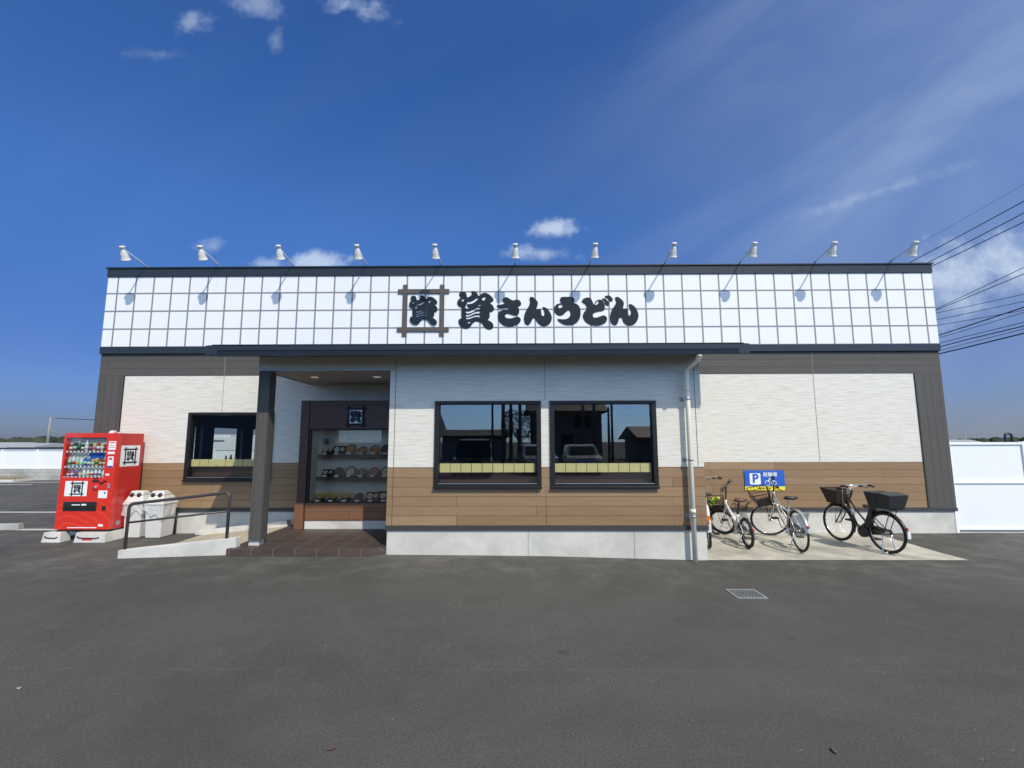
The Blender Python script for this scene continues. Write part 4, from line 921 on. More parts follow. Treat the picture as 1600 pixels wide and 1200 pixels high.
# blocks under it
def wheel_block(x0, x1, y0, y1, z0, z1, label, group='concrete blocks under the vending machine'):
    m = MB(); q = .018
    m.hexa([(x0, y0, z0), (x1, y0, z0), (x1, y1, z0), (x0, y1, z0), (x0+q, y0+q, z1), (x1-q, y0+q, z1), (x1-q, y1-q, z1), (x0+q, y1-q, z1)])
    return m
for x0, x1, y0, y1, lab, nm in [(-7.68, -7.37, 7.705, 7.90, 'short pale block under the front left corner of the red machine', 1), (-7.14, -6.63, 7.695, 8.38, 'long pale block under the right side of the red machine', 2), (-7.86, -7.58, 8.30, 8.46, 'pale block poking out behind the red machine on the left', 3)]:
    bt = thing('concrete_block', ((x0+x1)/2, (y0+y1)/2, 0), lab, 'block', 'concrete blocks under the vending machine')
    wheel_block(x0, x1, y0, y1, -.01, .150 if nm < 3 else .135, lab).build('block', 'kerb_concrete', bt, .008)
    if nm < 3:
        z_ = .070
        MB().tube([(x0+.05, y0+.004, z_+.022), (x0+.09, y0+.004, z_), (min(x1-.09, x0+.36), y0+.004, z_-.006), (min(x1-.05, x0+.41), y0+.004, z_+.01)], .009, 6).build('groove', 'machine_black', bt)
        if nm == 2: MB().box(x0+.14, x0+.30, y0+.001, y0+.012, z_-.035, z_-.014).build('red_mark', 'red_print', bt)
wb = thing('wheel_stop', (-9.9, 8.75, 0), 'pale concrete wheel stop lying on the parking line at the left edge', 'wheel stop')
m = wheel_block(-.75, .75, -.075, .075, 0, .11, ''); m.xf(Matrix.Translation((-9.93, 8.74, 0)) @ Matrix.Rotation(radians(7), 4, 'Z')); m.build('block', 'block_concrete', wb, .012)

# ------------------------------------------------------------------ recycling bins
def make_bin(x0, x1, yb, label, flip):
    t = thing('recycling_bin', ((x0+x1)/2, yb+.16, .02), label, 'bin', 'recycling bins beside the vending machine')
    z0 = .005; zl = .560; y1 = yb+.34; e_ = .022
    m = MB(); m.hexa([(x0+e_, yb+e_, z0), (x1-e_, yb+e_, z0), (x1-e_, y1-e_, z0), (x0+e_, y1-e_, z0), (x0, yb, zl), (x1, yb, zl), (x1, y1, zl), (x0, y1, zl)])
    m.build('body', 'bin_plastic', t, .012)
    m = MB(); a, b_, c, d_ = x0-.020, x1+.020, yb-.022, y1+.015; zt = .775
    m.hexa([(a, c, zl-.012), (b_, c, zl-.012), (b_, d_, zl-.012), (a, d_, zl-.012), (a, c, zl+.022), (b_, c, zl+.022), (b_, d_, zl+.022), (a, d_, zl+.022)])
    m.hexa([(a+.006, c+.006, zl+.023), (b_-.006, c+.006, zl+.023), (b_-.006, d_-.006, zl+.023), (a+.006, d_-.006, zl+.023), (a+.055, c+.060, zt-.075), (b_-.050, c+.060, zt-.075), (b_-.050, d_-.085, zt-.075), (a+.055, d_-.085, zt-.075)])
    m.hexa([(a+.055, c+.0602, zt-.0748), (b_-.050, c+.0602, zt-.0748), (b_-.050, d_-.085, zt-.0748), (a+.055, d_-.085, zt-.0748), (a+.072, c+.082, zt), (b_-.064, c+.082, zt), (b_-.064, d_-.19, zt), (a+.072, d_-.19, zt)])
    li = m.build('lid', 'bin_plastic', t, .014)
    for k in (-1, 1):
        xx = (x0+x1)/2+k*.060
        MB().lathe([(.0001, .010), (.036, .010), (.038, .0)], (xx, c+.063, zt-.068), (0, -.96, .28), 24).build('hole', 'machine_black', li)
    pr = MB()
    for k, w_ in enumerate((.016, .010, .018, .008, .014, .010)): pr.hexa([((x0+x1)/2-.075+k*.024, c+.0215, zl+.046), ((x0+x1)/2-.075+k*.024+w_, c+.0215, zl+.046), ((x0+x1)/2-.075+k*.024+w_, c+.024, zl+.046), ((x0+x1)/2-.075+k*.024, c+.024, zl+.046), ((x0+x1)/2-.075+k*.024, c+.0295, zl+.066), ((x0+x1)/2-.075+k*.024+w_, c+.0295, zl+.066), ((x0+x1)/2-.075+k*.024+w_, c+.032, zl+.066), ((x0+x1)/2-.075+k*.024, c+.032, zl+.066)])
    pr.build('red_print', 'red_print', li)
    # bag edge hanging out under the lid
    rr = random.Random(3 if flip else 9); per = [(x0-.012, y1-.05), (x0-.012, yb-.012), (x1+.012, yb-.012), (x1+.012, y1-.02)]
    pts = []
    for (ax_, ay_), (bx_, by_) in zip(per, per[1:]):
        for k in range(14): pts.append((ax_+(bx_-ax_)*k/14, ay_+(by_-ay_)*k/14))
    pts.append(per[-1]); bg_ = MB(); n_ = len(pts); rowsn = 6
    ccx, ccy = (x0+x1)/2, (yb+y1)/2
    for j in range(rowsn):
        for i, (px_, py_) in enumerate(pts):
            u = i/(n_-1); dep = .09+.11*abs(sin(u*5.2+(1.2 if flip else 0)))+.03*sin(u*31)
            o_ = .012*sin(u*47+j*.7)*j/rowsn+.004*j+rr.uniform(-.004, .004)
            dx_, dy_ = px_-ccx, py_-ccy; l_ = max(.01, sqrt(dx_*dx_+dy_*dy_))
            bg_.v.append((px_+dx_/l_*o_, py_+dy_/l_*o_, zl-.014-dep*j/(rowsn-1)))
    for j in range(rowsn-1):
        for i in range(n_-1): bg_.f.append((j*n_+i, j*n_+i+1, (j+1)*n_+i+1, (j+1)*n_+i)); bg_.sm.append(True); bg_.mi.append(0)
    bg_.build('bag', 'bag_film', t)
    MB().box(x0+.004, x1-.004, y1+.002, y1+.016, z0+.02, zl-.05).build('back_plate', 'machine_black', t)
make_bin(-6.640, -6.335, 8.02, 'white recycling bin with two round holes touching the red machine', False)
make_bin(-6.262, -5.962, 8.00, 'white recycling bin with two round holes nearest the handrail', True)

# ------------------------------------------------------------------ bicycles
def wheel(mbT, mbR, c, ax, Rw, tr, spokes=28):
    c = Vector(c); ax = Vector(ax).normalized()
    mbT.torus(c, ax, Rw-tr, tr, 44, 8)
    mbR.torus(c, ax, Rw-2*tr-.002, .0065, 44, 6)
    e1 = (Vector((0, 0, 1))-ax*ax.z).normalized(); e2 = ax.cross(e1)
    mbR.tube([c-ax*.036, c+ax*.036], .011, 10)
    for sd in (-1, 1): mbR.tube([c+ax*sd*.022, c+ax*sd*.027], .021, 10)
    for k in range(spokes):
        a = 2*pi*k/spokes; a2 = a+(.42 if k % 4 < 2 else -.42); sd = 1 if k % 2 else -1
        mbR.tube([c+ax*sd*.024+(e1*cos(a2)+e2*sin(a2))*.018, c+(e1*cos(a)+e2*sin(a))*(Rw-2*tr)], .0011, 4, caps=False)
def fender(mb, c, Rw, a0, a1, wd, n=18):
    """mudguard strip round a wheel in the u-z plane, angles from +u"""
    vs = []; prof = [(-wd/2, -.006), (-wd*.3, .004), (0, .008), (wd*.3, .004), (wd/2, -.006)]
    for i in range(n+1):
        a = a0+(a1-a0)*i/n
        for v, h in prof: vs.append((c[0]+(Rw+.012+h)*cos(a), v, c[2]+(Rw+.012+h)*sin(a)))
    k = len(prof); fs = [(i*k+j, i*k+j+1, (i+1)*k+j+1, (i+1)*k+j) for i in range(n) for j in range(k-1)]
    mb.add(vs, fs, True)
    # inner skin so that the strip has a thickness
    vs2 = [(x-(x-c[0])*.006/Rw, y, z-(z-c[2])*.006/Rw) for x, y, z in vs]; mb.add(vs2, [tuple(reversed(f)) for f in fs], True)
def wire_basket(mb, P, nx_=6, nz_=4, r=.0034):
    """P: 8 corners bottom ring then top ring"""
    P = [Vector(p) for p in P]
    L = lambda a, b, t: a+(b-a)*t
    for i in range(4):
        a, b, c, d = P[i], P[(i+1) % 4], P[4+(i+1) % 4], P[4+i]
        for k in range(nx_+1): mb.tube([L(a, b, k/nx_), L(d, c, k/nx_)], r, 5, caps=False)
        for k in range(nz_+1): mb.tube([L(a, d, k/nz_), L(b, c, k/nz_)], r*(2.0 if k == nz_ else 1), 5, caps=False)
    for k in range(1, nx_): mb.tube([L(P[0], P[1], k/nx_), L(P[3], P[2], k/nx_)], r, 5, caps=False); mb.tube([L(P[1], P[2], k/nx_), L(P[0], P[3], k/nx_)], r, 5, caps=False)
def bicycle(label, rear, front, Rw, steer, spec):
    """u: along the bicycle from the rear contact point, z up, v to its left"""
    rx, ry = rear; fx, fy = front
    base = gz((rx+fx)/2, (ry+fy)/2)+.007
    Lw = sqrt((fx-rx)**2+(fy-ry)**2); hd = atan2(fy-ry, fx-rx)
    T = thing('bicycle', (rx, ry, base), label, 'bicycle', 'bicycles parked on the concrete pad')
    z1, z2 = gz(rx, ry)+.007-base, gz(fx, fy)+.007-base
    lean = radians(spec.get('lean', 0))
    WM = Matrix.Translation((rx, ry, base)) @ Matrix.Rotation(hd, 4, 'Z') @ Matrix.Rotation(lean, 4, 'X') @ Matrix.Rotation(-atan2(z2-z1, Lw), 4, 'Y') @ Matrix.Translation((0, 0, (z1 if True else 0)))
    tr = spec.get('tyre', .017); hr, hf = Vector((0, 0, Rw)), Vector((Lw, 0, Rw))
    A = radians(70); sdir = Vector((-cos(A), 0, sin(A)))            # steering axis, pointing up and back
    hb = hf+Vector((-.045, 0, 0))+sdir*(Rw+.07); ht = hb+sdir*spec.get('head', .14)
    SM = Matrix.Translation(hb) @ Matrix.Rotation(steer, 4, sdir) @ Matrix.Translation(-hb)
    fm, mat = spec['paint'], spec
    # rear wheel
    a, b = MB(), MB(); wheel(a, b, hr, (0, 1, 0), Rw, tr); w_ = a.xf(WM).build('rear_wheel', 'rubber', T); b.xf(WM).build('rim', 'chrome', w_)
    a, b = MB(), MB(); wheel(a, b, hf, (0, 1, 0), Rw*spec.get('fscale', 1), tr); w_ = a.xf(WM @ SM).build('front_wheel', 'rubber', T); b.xf(WM @ SM).build('rim', 'chrome', w_)
    # frame
    bb = Vector((spec.get('bb', .40)*Lw, 0, Rw*.92)); st = bb+Vector((-.13, 0, spec.get('seat_tube', .36))); r_ = .0150
    m = MB()
    if spec['style'] == 'fold':
        mid = Vector((Lw*.52, 0, bb.z+.17)); m.tube([hb+sdir*.05, mid, st*.35+bb*.65], .022, 10); m.tube([mid, bb], .018, 10)
        m.tube([bb, st], .018, 10); m.box(mid.x-.03, mid.x+.03, -.028, .028, mid.z-.035, mid.z+.035)
    else:
        q1 = hb+sdir*.03; low = bb+Vector((.10, 0, .05))
        m.tube([q1, q1*.45+low*.55+Vector((-.02, 0, -.05)), low, bb], r_*1.15, 10)
        q2 = hb+sdir*.10; m.tube([q2, q2*.5+(bb*.55+st*.45)*.5+Vector((-.01, 0, -.05)), bb*.6+st*.4], r_*.85, 10)
        m.tube([bb, st], r_, 10)
    m.tube([hb-sdir*.005, ht], .021, 12)
    for s in (-1, 1):
        m.tube([bb+Vector((0, s*.03, 0)), hr+Vector((.03, s*.05, 0)), hr+Vector((0, s*.052, 0))], .0085, 8)
        m.tube([bb*.15+st*.85+Vector((0, s*.02, 0)), hr+Vector((.05, s*.05, Rw+.03)) if spec['style'] == 'x' else hr+Vector((0, s*.052, 0))], .0070, 8)
    m.xf(WM).build('frame', fm, T)
    # fork, stem and handlebar turn with the front wheel
    m = MB()
    for s in (-1, 1): m.tube([hb+Vector((0, s*.012, -.02)), hb+Vector((.015, s*.042, -.04)), hb*.4+hf*.6+Vector((-.018, s*.048, 0)), hf+Vector((0, s*.048, 0))], .0095, 8)
    m.xf(WM @ SM).build('fork', spec.get('fork', fm), T)
    hs = spec.get('stem', .15); top_ = ht+sdir*hs
    m = MB(); m.tube([ht, top_], .0125, 10)
    hb_w = spec.get('bar', .25); sw = spec.get('sweep', 1.0)
    if spec['style'] == 'fold': m.tube([top_+Vector((.0, -hb_w, .01)), top_, top_+Vector((.0, hb_w, .01))], .012, 10)
    else: m.tube([top_+Vector((-.16*sw, -hb_w, .03)), top_+Vector((-.08*sw, -hb_w*.9, .045)), top_+Vector((.05*sw, -.10, .025)), top_+Vector((.05*sw, .10, .025)), top_+Vector((-.08*sw, hb_w*.9, .045)), top_+Vector((-.16*sw, hb_w, .03))], .0105, 10)
    hbar = m.xf(WM @ SM).build('handlebar', spec.get('barmat', 'chrome'), T)
    for s in (-1, 1):
        m = MB()
        if spec['style'] == 'fold': m.tube([top_+Vector((0, s*(hb_w-.10), .01)), top_+Vector((0, s*(hb_w+.005), .01))], .017, 10)
        else: m.tube([top_+Vector((-.10*sw, s*hb_w*(.93 if sw > .5 else .78), .042)), top_+Vector((-.185*sw, s*hb_w*1.03, .028))], .0165, 10)
        p_ = top_+(Vector((-.02, s*hb_w*.7, .02)) if spec['style'] != 'fold' else Vector((.0, s*hb_w*.55, .0)))
        m.tube([p_, p_+Vector((.03, s*.03, -.012)), p_+Vector((-.05, s*.10, -.018))], .006, 6)
        m.box(p_.x-.02, p_.x+.02, p_.y-.02, p_.y+.02, p_.z-.012, p_.z+.016)
        m.xf(WM @ SM).build('grip', 'black_plastic', hbar)
    m = MB(); m.tube([top_+Vector((.0, hb_w*.55, .02)), top_+Vector((.09, .06, -.02)), hb+Vector((.04, .03, .02)), hb+Vector((-.03, .03, -.06))], .0035, 6); m.tube([top_+Vector((.0, -hb_w*.55, .02)), top_+Vector((.10, -.05, -.03)), hb+Vector((.03, -.03, .0)), hb+Vector((-.05, -.03, -.10))], .0035, 6)
    m.xf(WM @ SM).build('brake_cable', spec.get('cable', 'black_plastic'), hbar)
    # basket
    bk = spec.get('basket')
    if bk:
        bx0 = hb.x+.035+spec.get('bask_dx', 0); bz0 = hf.z+Rw+.035; bz1 = bz0+spec.get('bask_h', .22); wv = spec.get('bask_w', .15)
        P = [(bx0+.02, -wv*.72, bz0), (bx0+.21, -wv*.72, bz0), (bx0+.21, wv*.72, bz0), (bx0+.02, wv*.72, bz0), (bx0-.01, -wv, bz1), (bx0+.29, -wv, bz1+.02), (bx0+.29, wv, bz1+.02), (bx0-.01, wv, bz1)]
        m = MB()
        if bk == 'wire': wire_basket(m, P)
        else:
            wire_basket(m, P, 16, 12, .0042); m.hexa([*P[:4], *[(p[0]*.995+.001, p[1]*.99, p[2]-.01+.012) for p in P[:4]]])
            I = [Vector(p) for p in P]; c_ = sum(I, Vector())/8
            J = [c_+(p-c_)*.985 for p in I]; o_ = len(m.v); m.v += [tuple(p) for p in J]
            for i in range(4): m.f.append((o_+i, o_+(i+1) % 4, o_+4+(i+1) % 4, o_+4+i)); m.sm.append(False); m.mi.append(0)
        bo = m.xf(WM @ SM).build('front_basket', spec.get('bask_mat', 'black_plastic'), T)
        m = MB(); m.box(bx0+.0, bx0+.22, -wv*.75, wv*.75, bz0-.016, bz0-.006); m.tube([(bx0+.1, .05, bz0-.016), (hf.x, .055, hf.z)], .004, 6); m.tube([(bx0+.1, -.05, bz0-.016), (hf.x, -.055, hf.z)], .004, 6)
        m.xf(WM @ SM).build('basket_stay', 'black_plastic', bo)
        if spec.get('bag_in'):
            m = MB(); rr = random.Random(5)
            for k in range(9): m.lathe([(.0001, -.03), (.03, -.018), (.038, 0), (.028, .02), (.0001, .032)], (bx0+.06+.13*rr.random(), rr.uniform(-.07, .07), bz0+.06+.08*rr.random()), (rr.uniform(-.6, .6), rr.uniform(-.6, .6), 1), 10)
            m.xf(WM @ SM).build('bag', 'lime_cloth', bo)
    # saddle
    ss = Vector((-.13, 0, spec.get('seat_tube', .36))).normalized(); sp = st+ss*spec.get('post', .12)
    m = MB(); m.tube([st-ss*.02, sp], .0125, 10); m.lathe([(.019, 0), (.019, .03)], st-ss*.015, ss, 12); m.xf(WM).build('seat_post', spec.get('postmat', 'chrome'), T)
    m = MB(); n_ = 14; ring = []
    for i in range(9):
        q = i/8; u = -.115+.23*q; wd = (.088*(1-sstep(.15, .75, q))+.020) if q < .97 else .014; hh = .030-.012*q
        for k in range(n_):
            a = 2*pi*k/n_; z_ = sin(a); ring.append((sp.x+u+.02, wd*cos(a)*(.55 if i in (0, 8) else 1), sp.z+.012+(hh*z_ if z_ > 0 else .034*z_)*(.5 if i in (0, 8) else 1)+.012*(1-q)))
    fs = [(i*n_+k, i*n_+(k+1) % n_, (i+1)*n_+(k+1) % n_, (i+1)*n_+k) for i in range(8) for k in range(n_)]+[tuple(reversed(range(n_))), tuple(8*n_+k for k in range(n_))]
    m.add(ring, fs, True); m.xf(WM).build('saddle', spec.get('saddle', 'black_plastic'), T)
    # mudguards, chain case, cranks, stand, reflector
    if spec['style'] != 'fold' or spec.get('fender'):
        m = MB(); fender(m, hr, Rw, radians(-5+180), radians(35), .046); m.xf(WM).build('mudguard', spec.get('fendermat', 'silver_paint'), T)
        m = MB(); fender(m, hf, Rw, radians(200), radians(58), .046); m.xf(WM @ SM).build('mudguard', spec.get('fendermat', 'silver_paint'), T)
    m = MB(); m.prism([(bb.x+.085*cos(t), bb.z+.085*sin(t)) for t in [radians(-90+k*15) for k in range(13)]]+[(hr.x+.04*cos(t), hr.z+.04*sin(t)) for t in [radians(90+k*20) for k in range(10)]], 'y', -.066, -.050); m.xf(WM).build('chain_case', spec.get('casemat', 'black_plastic'), T)
    for s in (-1, 1):
        m = MB()
        e_ = bb+Vector((s*.10, s*.085, s*.125 if s > 0 else -.13)); m.tube([bb+Vector((0, s*.06, 0)), bb+Vector((0, s*.085, 0)), e_], .0075, 6); m.box(e_.x-.045, e_.x+.045, e_.y+(0 if s > 0 else -.085), e_.y+(.085 if s > 0 else 0), e_.z-.012, e_.z+.012)
        m.xf(WM).build('pedal', 'black_plastic', T)
    m = MB()
    if spec.get('stand') == 'double':
        for s in (-1, 1): m.tube([hr+Vector((.0, s*.07, -.01)), hr+Vector((-.01, s*.10, -Rw*.6)), hr+Vector((-.02, s*.115, -Rw+.01)), hr+Vector((-.09, s*.115, -Rw+.006))], .0075, 6)
        m.tube([hr+Vector((-.02, -.115, -Rw+.02)), hr+Vector((-.02, .115, -Rw+.02))], .0065, 6)
    else: m.tube([hr+Vector((.03, .06, -.02)), hr+Vector((.06, .13, -Rw+.012)), hr+Vector((.09, .145, -Rw+.006))], .0075, 6)
    m.xf(WM).build('kickstand', 'chrome', T)
    m = MB()
    if spec.get('refl'): m.box(hr.x-(Rw+.030), hr.x-(Rw+.006), -.020, .020, hr.z+.15, hr.z+.22)
    m.lathe([(.0001, .012), (.018, .010), (.021, 0)], (hr.x-(Rw+.025)*cos(radians(20)), 0, hr.z+(Rw+.03)*sin(radians(20))), (-1, 0, .2), 14); m.xf(WM).build('reflector', spec.get('refl', 'red_reflector'), T)
    if spec.get('white_tail'):
        m = MB(); a_ = radians(168); m.box(hr.x-(Rw+.034), hr.x-(Rw+.018), -.025, .025, hr.z-.02, hr.z+.075); m.xf(WM).build('tail_plate', 'white_paint', T)
    if spec.get('carrier'):
        zc = hr.z+Rw+.055; m = MB()
        for v in (-.06, 0, .06): m.tube([(-.20, v, zc), (st.x-.02, v*.5, zc)], .006, 6)
        for u in (-.20, -.08, .04): m.tube([(u, -.06, zc), (u, .06, zc)], .006, 6)
        for s in (-1, 1): m.tube([(-.13, s*.06, zc), (0, s*.056, hr.z)], .006, 6)
        m.xf(WM).build('carrier', 'black_plastic', T)
    if spec.get('rear_basket'):
        zc = hr.z+Rw+.063; P = [(-.17, -.135, zc), (.14, -.135, zc), (.14, .135, zc), (-.17, .135, zc), (-.215, -.175, zc+.205), (.18, -.175, zc+.225), (.18, .175, zc+.225), (-.215, .175, zc+.205)]
        m = MB(); m.hexa(P); o_ = m.xf(WM).build('rear_basket', 'dark_cloth', T, .014)
        m = MB(); m.hexa([(-.178, -.142, zc+.01), (-.07, -.142, zc+.01), (-.07, .142, zc+.01), (-.178, .142, zc+.01), (-.222, -.180, zc+.208), (-.03, -.182, zc+.232), (-.03, .182, zc+.232), (-.222, .180, zc+.208)]); m.xf(WM).build('rain_cover', 'black_plastic', o_, .01)
    if spec.get('battery'):
        m = MB(); d_ = (st-bb).normalized(); pq = bb+d_*.10+Vector((-.055, 0, 0))
        m.hexa([(pq.x-.035, -.045, pq.z-.05), (pq.x+.035, -.045, pq.z-.05), (pq.x+.035, .045, pq.z-.05), (pq.x-.035, .045, pq.z-.05), (pq.x-.12, -.045, pq.z+.24), (pq.x-.045, -.045, pq.z+.24), (pq.x-.045, .045, pq.z+.24), (pq.x-.12, .045, pq.z+.24)])
        m.xf(WM).build('battery', 'black_plastic', T, .012)
        m = MB(); m.lathe([(.05, -.055), (.085, -.04), (.085, .04), (.05, .055)], bb+Vector((-.02, 0, -.03)), (0, 1, 0), 20); m.xf(WM).build('motor', 'machine_black', T)
    if spec.get('flash'):
        m = MB(); m.tube([hb*.7+bb*.3+Vector((.0, 0, .02)), hb*.55+bb*.45+Vector((-.0, 0, -.01))], .022, 10); m.xf(WM).build('frame_badge', 'white_paint', T)
    return T
bicycle('dark brown electric bicycle with a large black rear basket', (5.390, 7.09), (5.222, 7.874), .292, radians(-1),
        dict(style='city', paint='dark_brown_paint', basket='solid', bask_mat='dark_brown_paint', bask_w=.165, bask_h=.19, tyre=.020, stand='double', rear_basket=True, carrier=True, battery=True, cable='pipe_ivory', saddle='brown_leather', post=.05, seat_tube=.30, stem=.13, head=.13, bar=.24, fendermat='dark_brown_paint', white_tail=True, flash=True, bb=.46))
bicycle('silver step-through bicycle with an empty wire basket, under the parking sign', (4.195, 7.188), (4.318, 8.166), .298, radians(78),
        dict(style='city', paint='silver_paint', basket='wire', bask_mat='dark_brown_paint', bask_w=.16, bask_h=.21, tyre=.017, post=.14, seat_tube=.33, stem=.13, head=.14, bar=.20, sweep=.2, lean=-3, fendermat='silver_paint', barmat='black_plastic'))
bicycle('small white folding bicycle with fat tyres and a lime green bag', (3.518, 7.394), (3.565, 8.301), .226, radians(52),
        dict(style='fold', paint='white_paint', basket='wire', bask_mat='black_plastic', bask_w=.13, bask_h=.16, bask_dx=.0, bag_in=True, tyre=.024, post=.22, seat_tube=.27, stem=.26, head=.12, bar=.22, saddle='brown_leather', postmat='black_plastic', barmat='black_plastic', lean=-3, fork='white_paint', bb=.44))
bicycle('white bicycle with an orange rear reflector half hidden by the bay corner', (2.950, 7.424), (3.24, 8.30), .312, radians(6),
        dict(style='city', paint='white_paint', basket=None, tyre=.018, post=.14, seat_tube=.34, stem=.16, head=.14, bar=.26, fendermat='white_paint', refl='orange_reflector', white_tail=True, lean=-2))

# bottles and a pot on the counter behind the left window
for i, (x, h_, lab) in enumerate([(-5.36, .20, 'dark bottle at the left of the row inside the left window'), (-5.27, .22, 'tall dark bottle second in the row inside the left window'), (-5.18, .19, 'dark bottle third in the row inside the left window'), (-5.09, .23, 'dark bottle beside the pot inside the left window'), (-4.96, .17, 'squat dark pot inside the left window')]):
    t = thing('condiment_pot' if i == 4 else 'condiment_bottle', (x, 8.66, 1.15), lab, 'pot' if i == 4 else 'bottle', 'condiments on the counter inside the window')
    w_ = .055 if i == 4 else .030
    MB().lathe([(w_*.8, 0), (w_, .01), (w_, h_*.6), (w_*.5, h_*.8), (w_*.4, h_*.86)], (x, 8.66, 1.15), n=14).build('body', 'black_plastic', t)
    MB().lathe([(w_*.46, h_*.86), (w_*.46, h_), (.0001, h_)], (x, 8.66, 1.15), n=12).build('cap', 'machine_black', t)

# ------------------------------------------------------------------ drain grate
t = thing('drain_grate', (2.44, 5.24, 0), 'grey steel drain grate set in the asphalt before the bicycles', 'grate')
gx, gy = 2.435, 5.235; zz = gz(gx, gy)+.006; m = MB(); hw, hh = .158, .148
for k in range(9):
    x = gx-hw+.02+k*(2*hw-.04)/8; m.box(x-.0060, x+.0060, gy-hh+.018, gy+hh-.018, zz-.004, zz+.004)
for k in range(3): y = gy-hh*.5+k*hh*.5; m.box(gx-hw+.02, gx+hw-.02, y-.003, y+.003, zz-.006, zz-.001)
m.build('bars', 'galvanised', t)
m = MB(); m.box(gx-hw, gx+hw, gy-hh, gy-hh+.018, zz-.01, zz+.005); m.box(gx-hw, gx+hw, gy+hh-.018, gy+hh, zz-.01, zz+.005); m.box(gx-hw, gx-hw+.018, gy-hh+.018, gy+hh-.018, zz-.01, zz+.005); m.box(gx+hw-.018, gx+hw, gy-hh+.018, gy+hh-.018, zz-.01, zz+.005); m.build('grate_frame', 'galvanised', t)
MB().box(gx-hw+.018, gx+hw-.018, gy-hh+.018, gy+hh-.018, zz-.012, zz-.009).build('pit', 'machine_black', t)

for x, y, rz, lab in [(-.974, 2.649, .4, 'small dark leaf lying on the asphalt at the bottom middle'), (1.645, 2.652, 1.2, 'small dark leaf lying on the asphalt at the bottom right'), (-3.254, 3.239, 2.3, 'pale scrap lying on the asphalt near the left edge')]:
    t = thing('fallen_leaf' if 'leaf' in lab else 'paper_scrap', (x, y, gz(x, y)), lab, 'leaf' if 'leaf' in lab else 'litter')
    m = MB(); M_ = Matrix.Translation((x, y, gz(x, y)+.004)) @ Matrix.Rotation(rz, 4, 'Z'); rg = []
    for q in range(10): a = 2*pi*q/10; rg.append(((.026 if 'leaf' in lab else .016)*cos(a), .013*sin(a)*(1.2 if q < 5 else .8)))
    for z_ in (0, .003): m.v += [tuple(M_ @ Vector((p[0], p[1], z_+.006*abs(p[1])/.013))) for p in rg]
    m.f += [tuple(range(9, -1, -1)), tuple(range(10, 20))]+[(q, (q+1) % 10, 10+(q+1) % 10, 10+q) for q in range(10)]; m.sm += [False]*12; m.mi += [0]*12
    m.build('blade', 'food_dark' if 'leaf' in lab else 'joint_grey', t)

# ------------------------------------------------------------------ fences
FR = thing('white_fence', (9.5, 8.5, 0), 'white metal panel fence to the right of the building', 'fence')
m = MB()
for a, b in ((7.72, 9.00), (9.06, 10.6), (10.66, 12.2), (12.26, 13.8)): m.box(a, b, 8.515, 8.530, .085, .845); m.box(a, b, 8.515, 8.530, .890, 1.525)
m.build('panel', 'fence_white', FR)
m = MB()
for z0, z1 in ((.045, .085), (.845, .890), (1.525, 1.570)): m.box(7.70, 13.9, 8.49, 8.545, z0, z1)
m.build('rail', 'fence_frame', FR, .004)
for x in (7.70, 9.03, 10.63, 12.23): MB().box(x-.022, x+.030, 8.485, 8.55, -.05, 1.585).build('post', 'fence_frame', FR, .004)
m = MB(); m.box(7.70, 13.9, 8.50, 8.62, -.1, .016); m.build('footing', 'kerb_concrete', FR)
m = MB(); m.tube([(8.965, 8.72, 1.2), (8.965, 8.72, 1.62)]+rr_pts((8.965, 8.72, 1.62), (8.965, 8.72, 1.725), (9.09, 8.72, 1.725), .055)+rr_pts((8.965, 8.72, 1.725), (9.085, 8.72, 1.725), (9.085, 8.72, 1.2), .055)+[(9.085, 8.72, 1.2)], .020, 10)
VP = thing('vent_pipe', (9.02, 8.72, 0), 'dark blue bent pipe sticking up behind the right fence', 'pipe'); m.build('pipe', 'vent_blue', VP)
MB().tube([(8.965, 8.72, -.05), (8.965, 8.72, 1.2)], .024, 10).build('stand', 'vent_blue', VP)
# left boundary: block wall carrying a white fence
YL = 20.1
BW = thing('block_wall', (-18, YL, 0), 'low grey concrete block wall under the white fence on the left', 'wall')
m = MB()
for k in range(62):
    x = -36+k*.40
    for j in range(3): m.box(x+(.2 if j % 2 else 0), x+.394+(.2 if j % 2 else 0), YL, YL+.12, .0+j*.158-.02*(j == 0), .153+j*.158)
m.build('blocks', 'block_concrete', BW, .004)
FLt = thing('white_fence', (-18, YL+.06, .48), 'white metal panel fence standing on the block wall on the left', 'fence')
m = MB(); m.box(-36, -9, YL+.06, YL+.075, .500, 1.265); m.build('panel', 'fence_white', FLt)
m = MB(); m.box(-36, -9, YL+.03, YL+.09, 1.262, 1.290); m.box(-36, -9, YL+.03, YL+.09, .482, .505); m.build('rail', 'fence_frame', FLt)
for k in range(17): x = -34.45+k*1.533; MB().box(x-.035, x+.035, YL+.02, YL+.055, .47, 1.30).build('post', 'fence_frame', FLt)
# grassy corner
t = thing('grass_bed', (-23, 19.7, 0), 'dry grass bed behind a low kerb at the foot of the block wall', 'grass bed')
m = MB(); m.box(-30, -20.65, 19.20, 19.29, -.05, .09); m.box(-20.65, -20.56, 19.20, YL, -.05, .09); m.build('kerb', 'kerb_concrete', t)
m = MB(); rr = random.Random(2)
for k in range(2600):
    x, y = rr.uniform(-29, -20.68), rr.uniform(19.32, 20.05); h_ = rr.uniform(.05, .22); a = rr.uniform(0, 6.28); q = rr.uniform(.006, .014); bx_, by_ = rr.uniform(-.06, .06), rr.uniform(-.06, .06)
    m.add([(x-q*cos(a), y-q*sin(a), .02), (x+q*cos(a), y+q*sin(a), .02), (x+bx_, y+by_, .04+h_)], [(0, 1, 2)])
go = m.build('grass', 'dry_grass', t); go['kind'] = 'stuff'

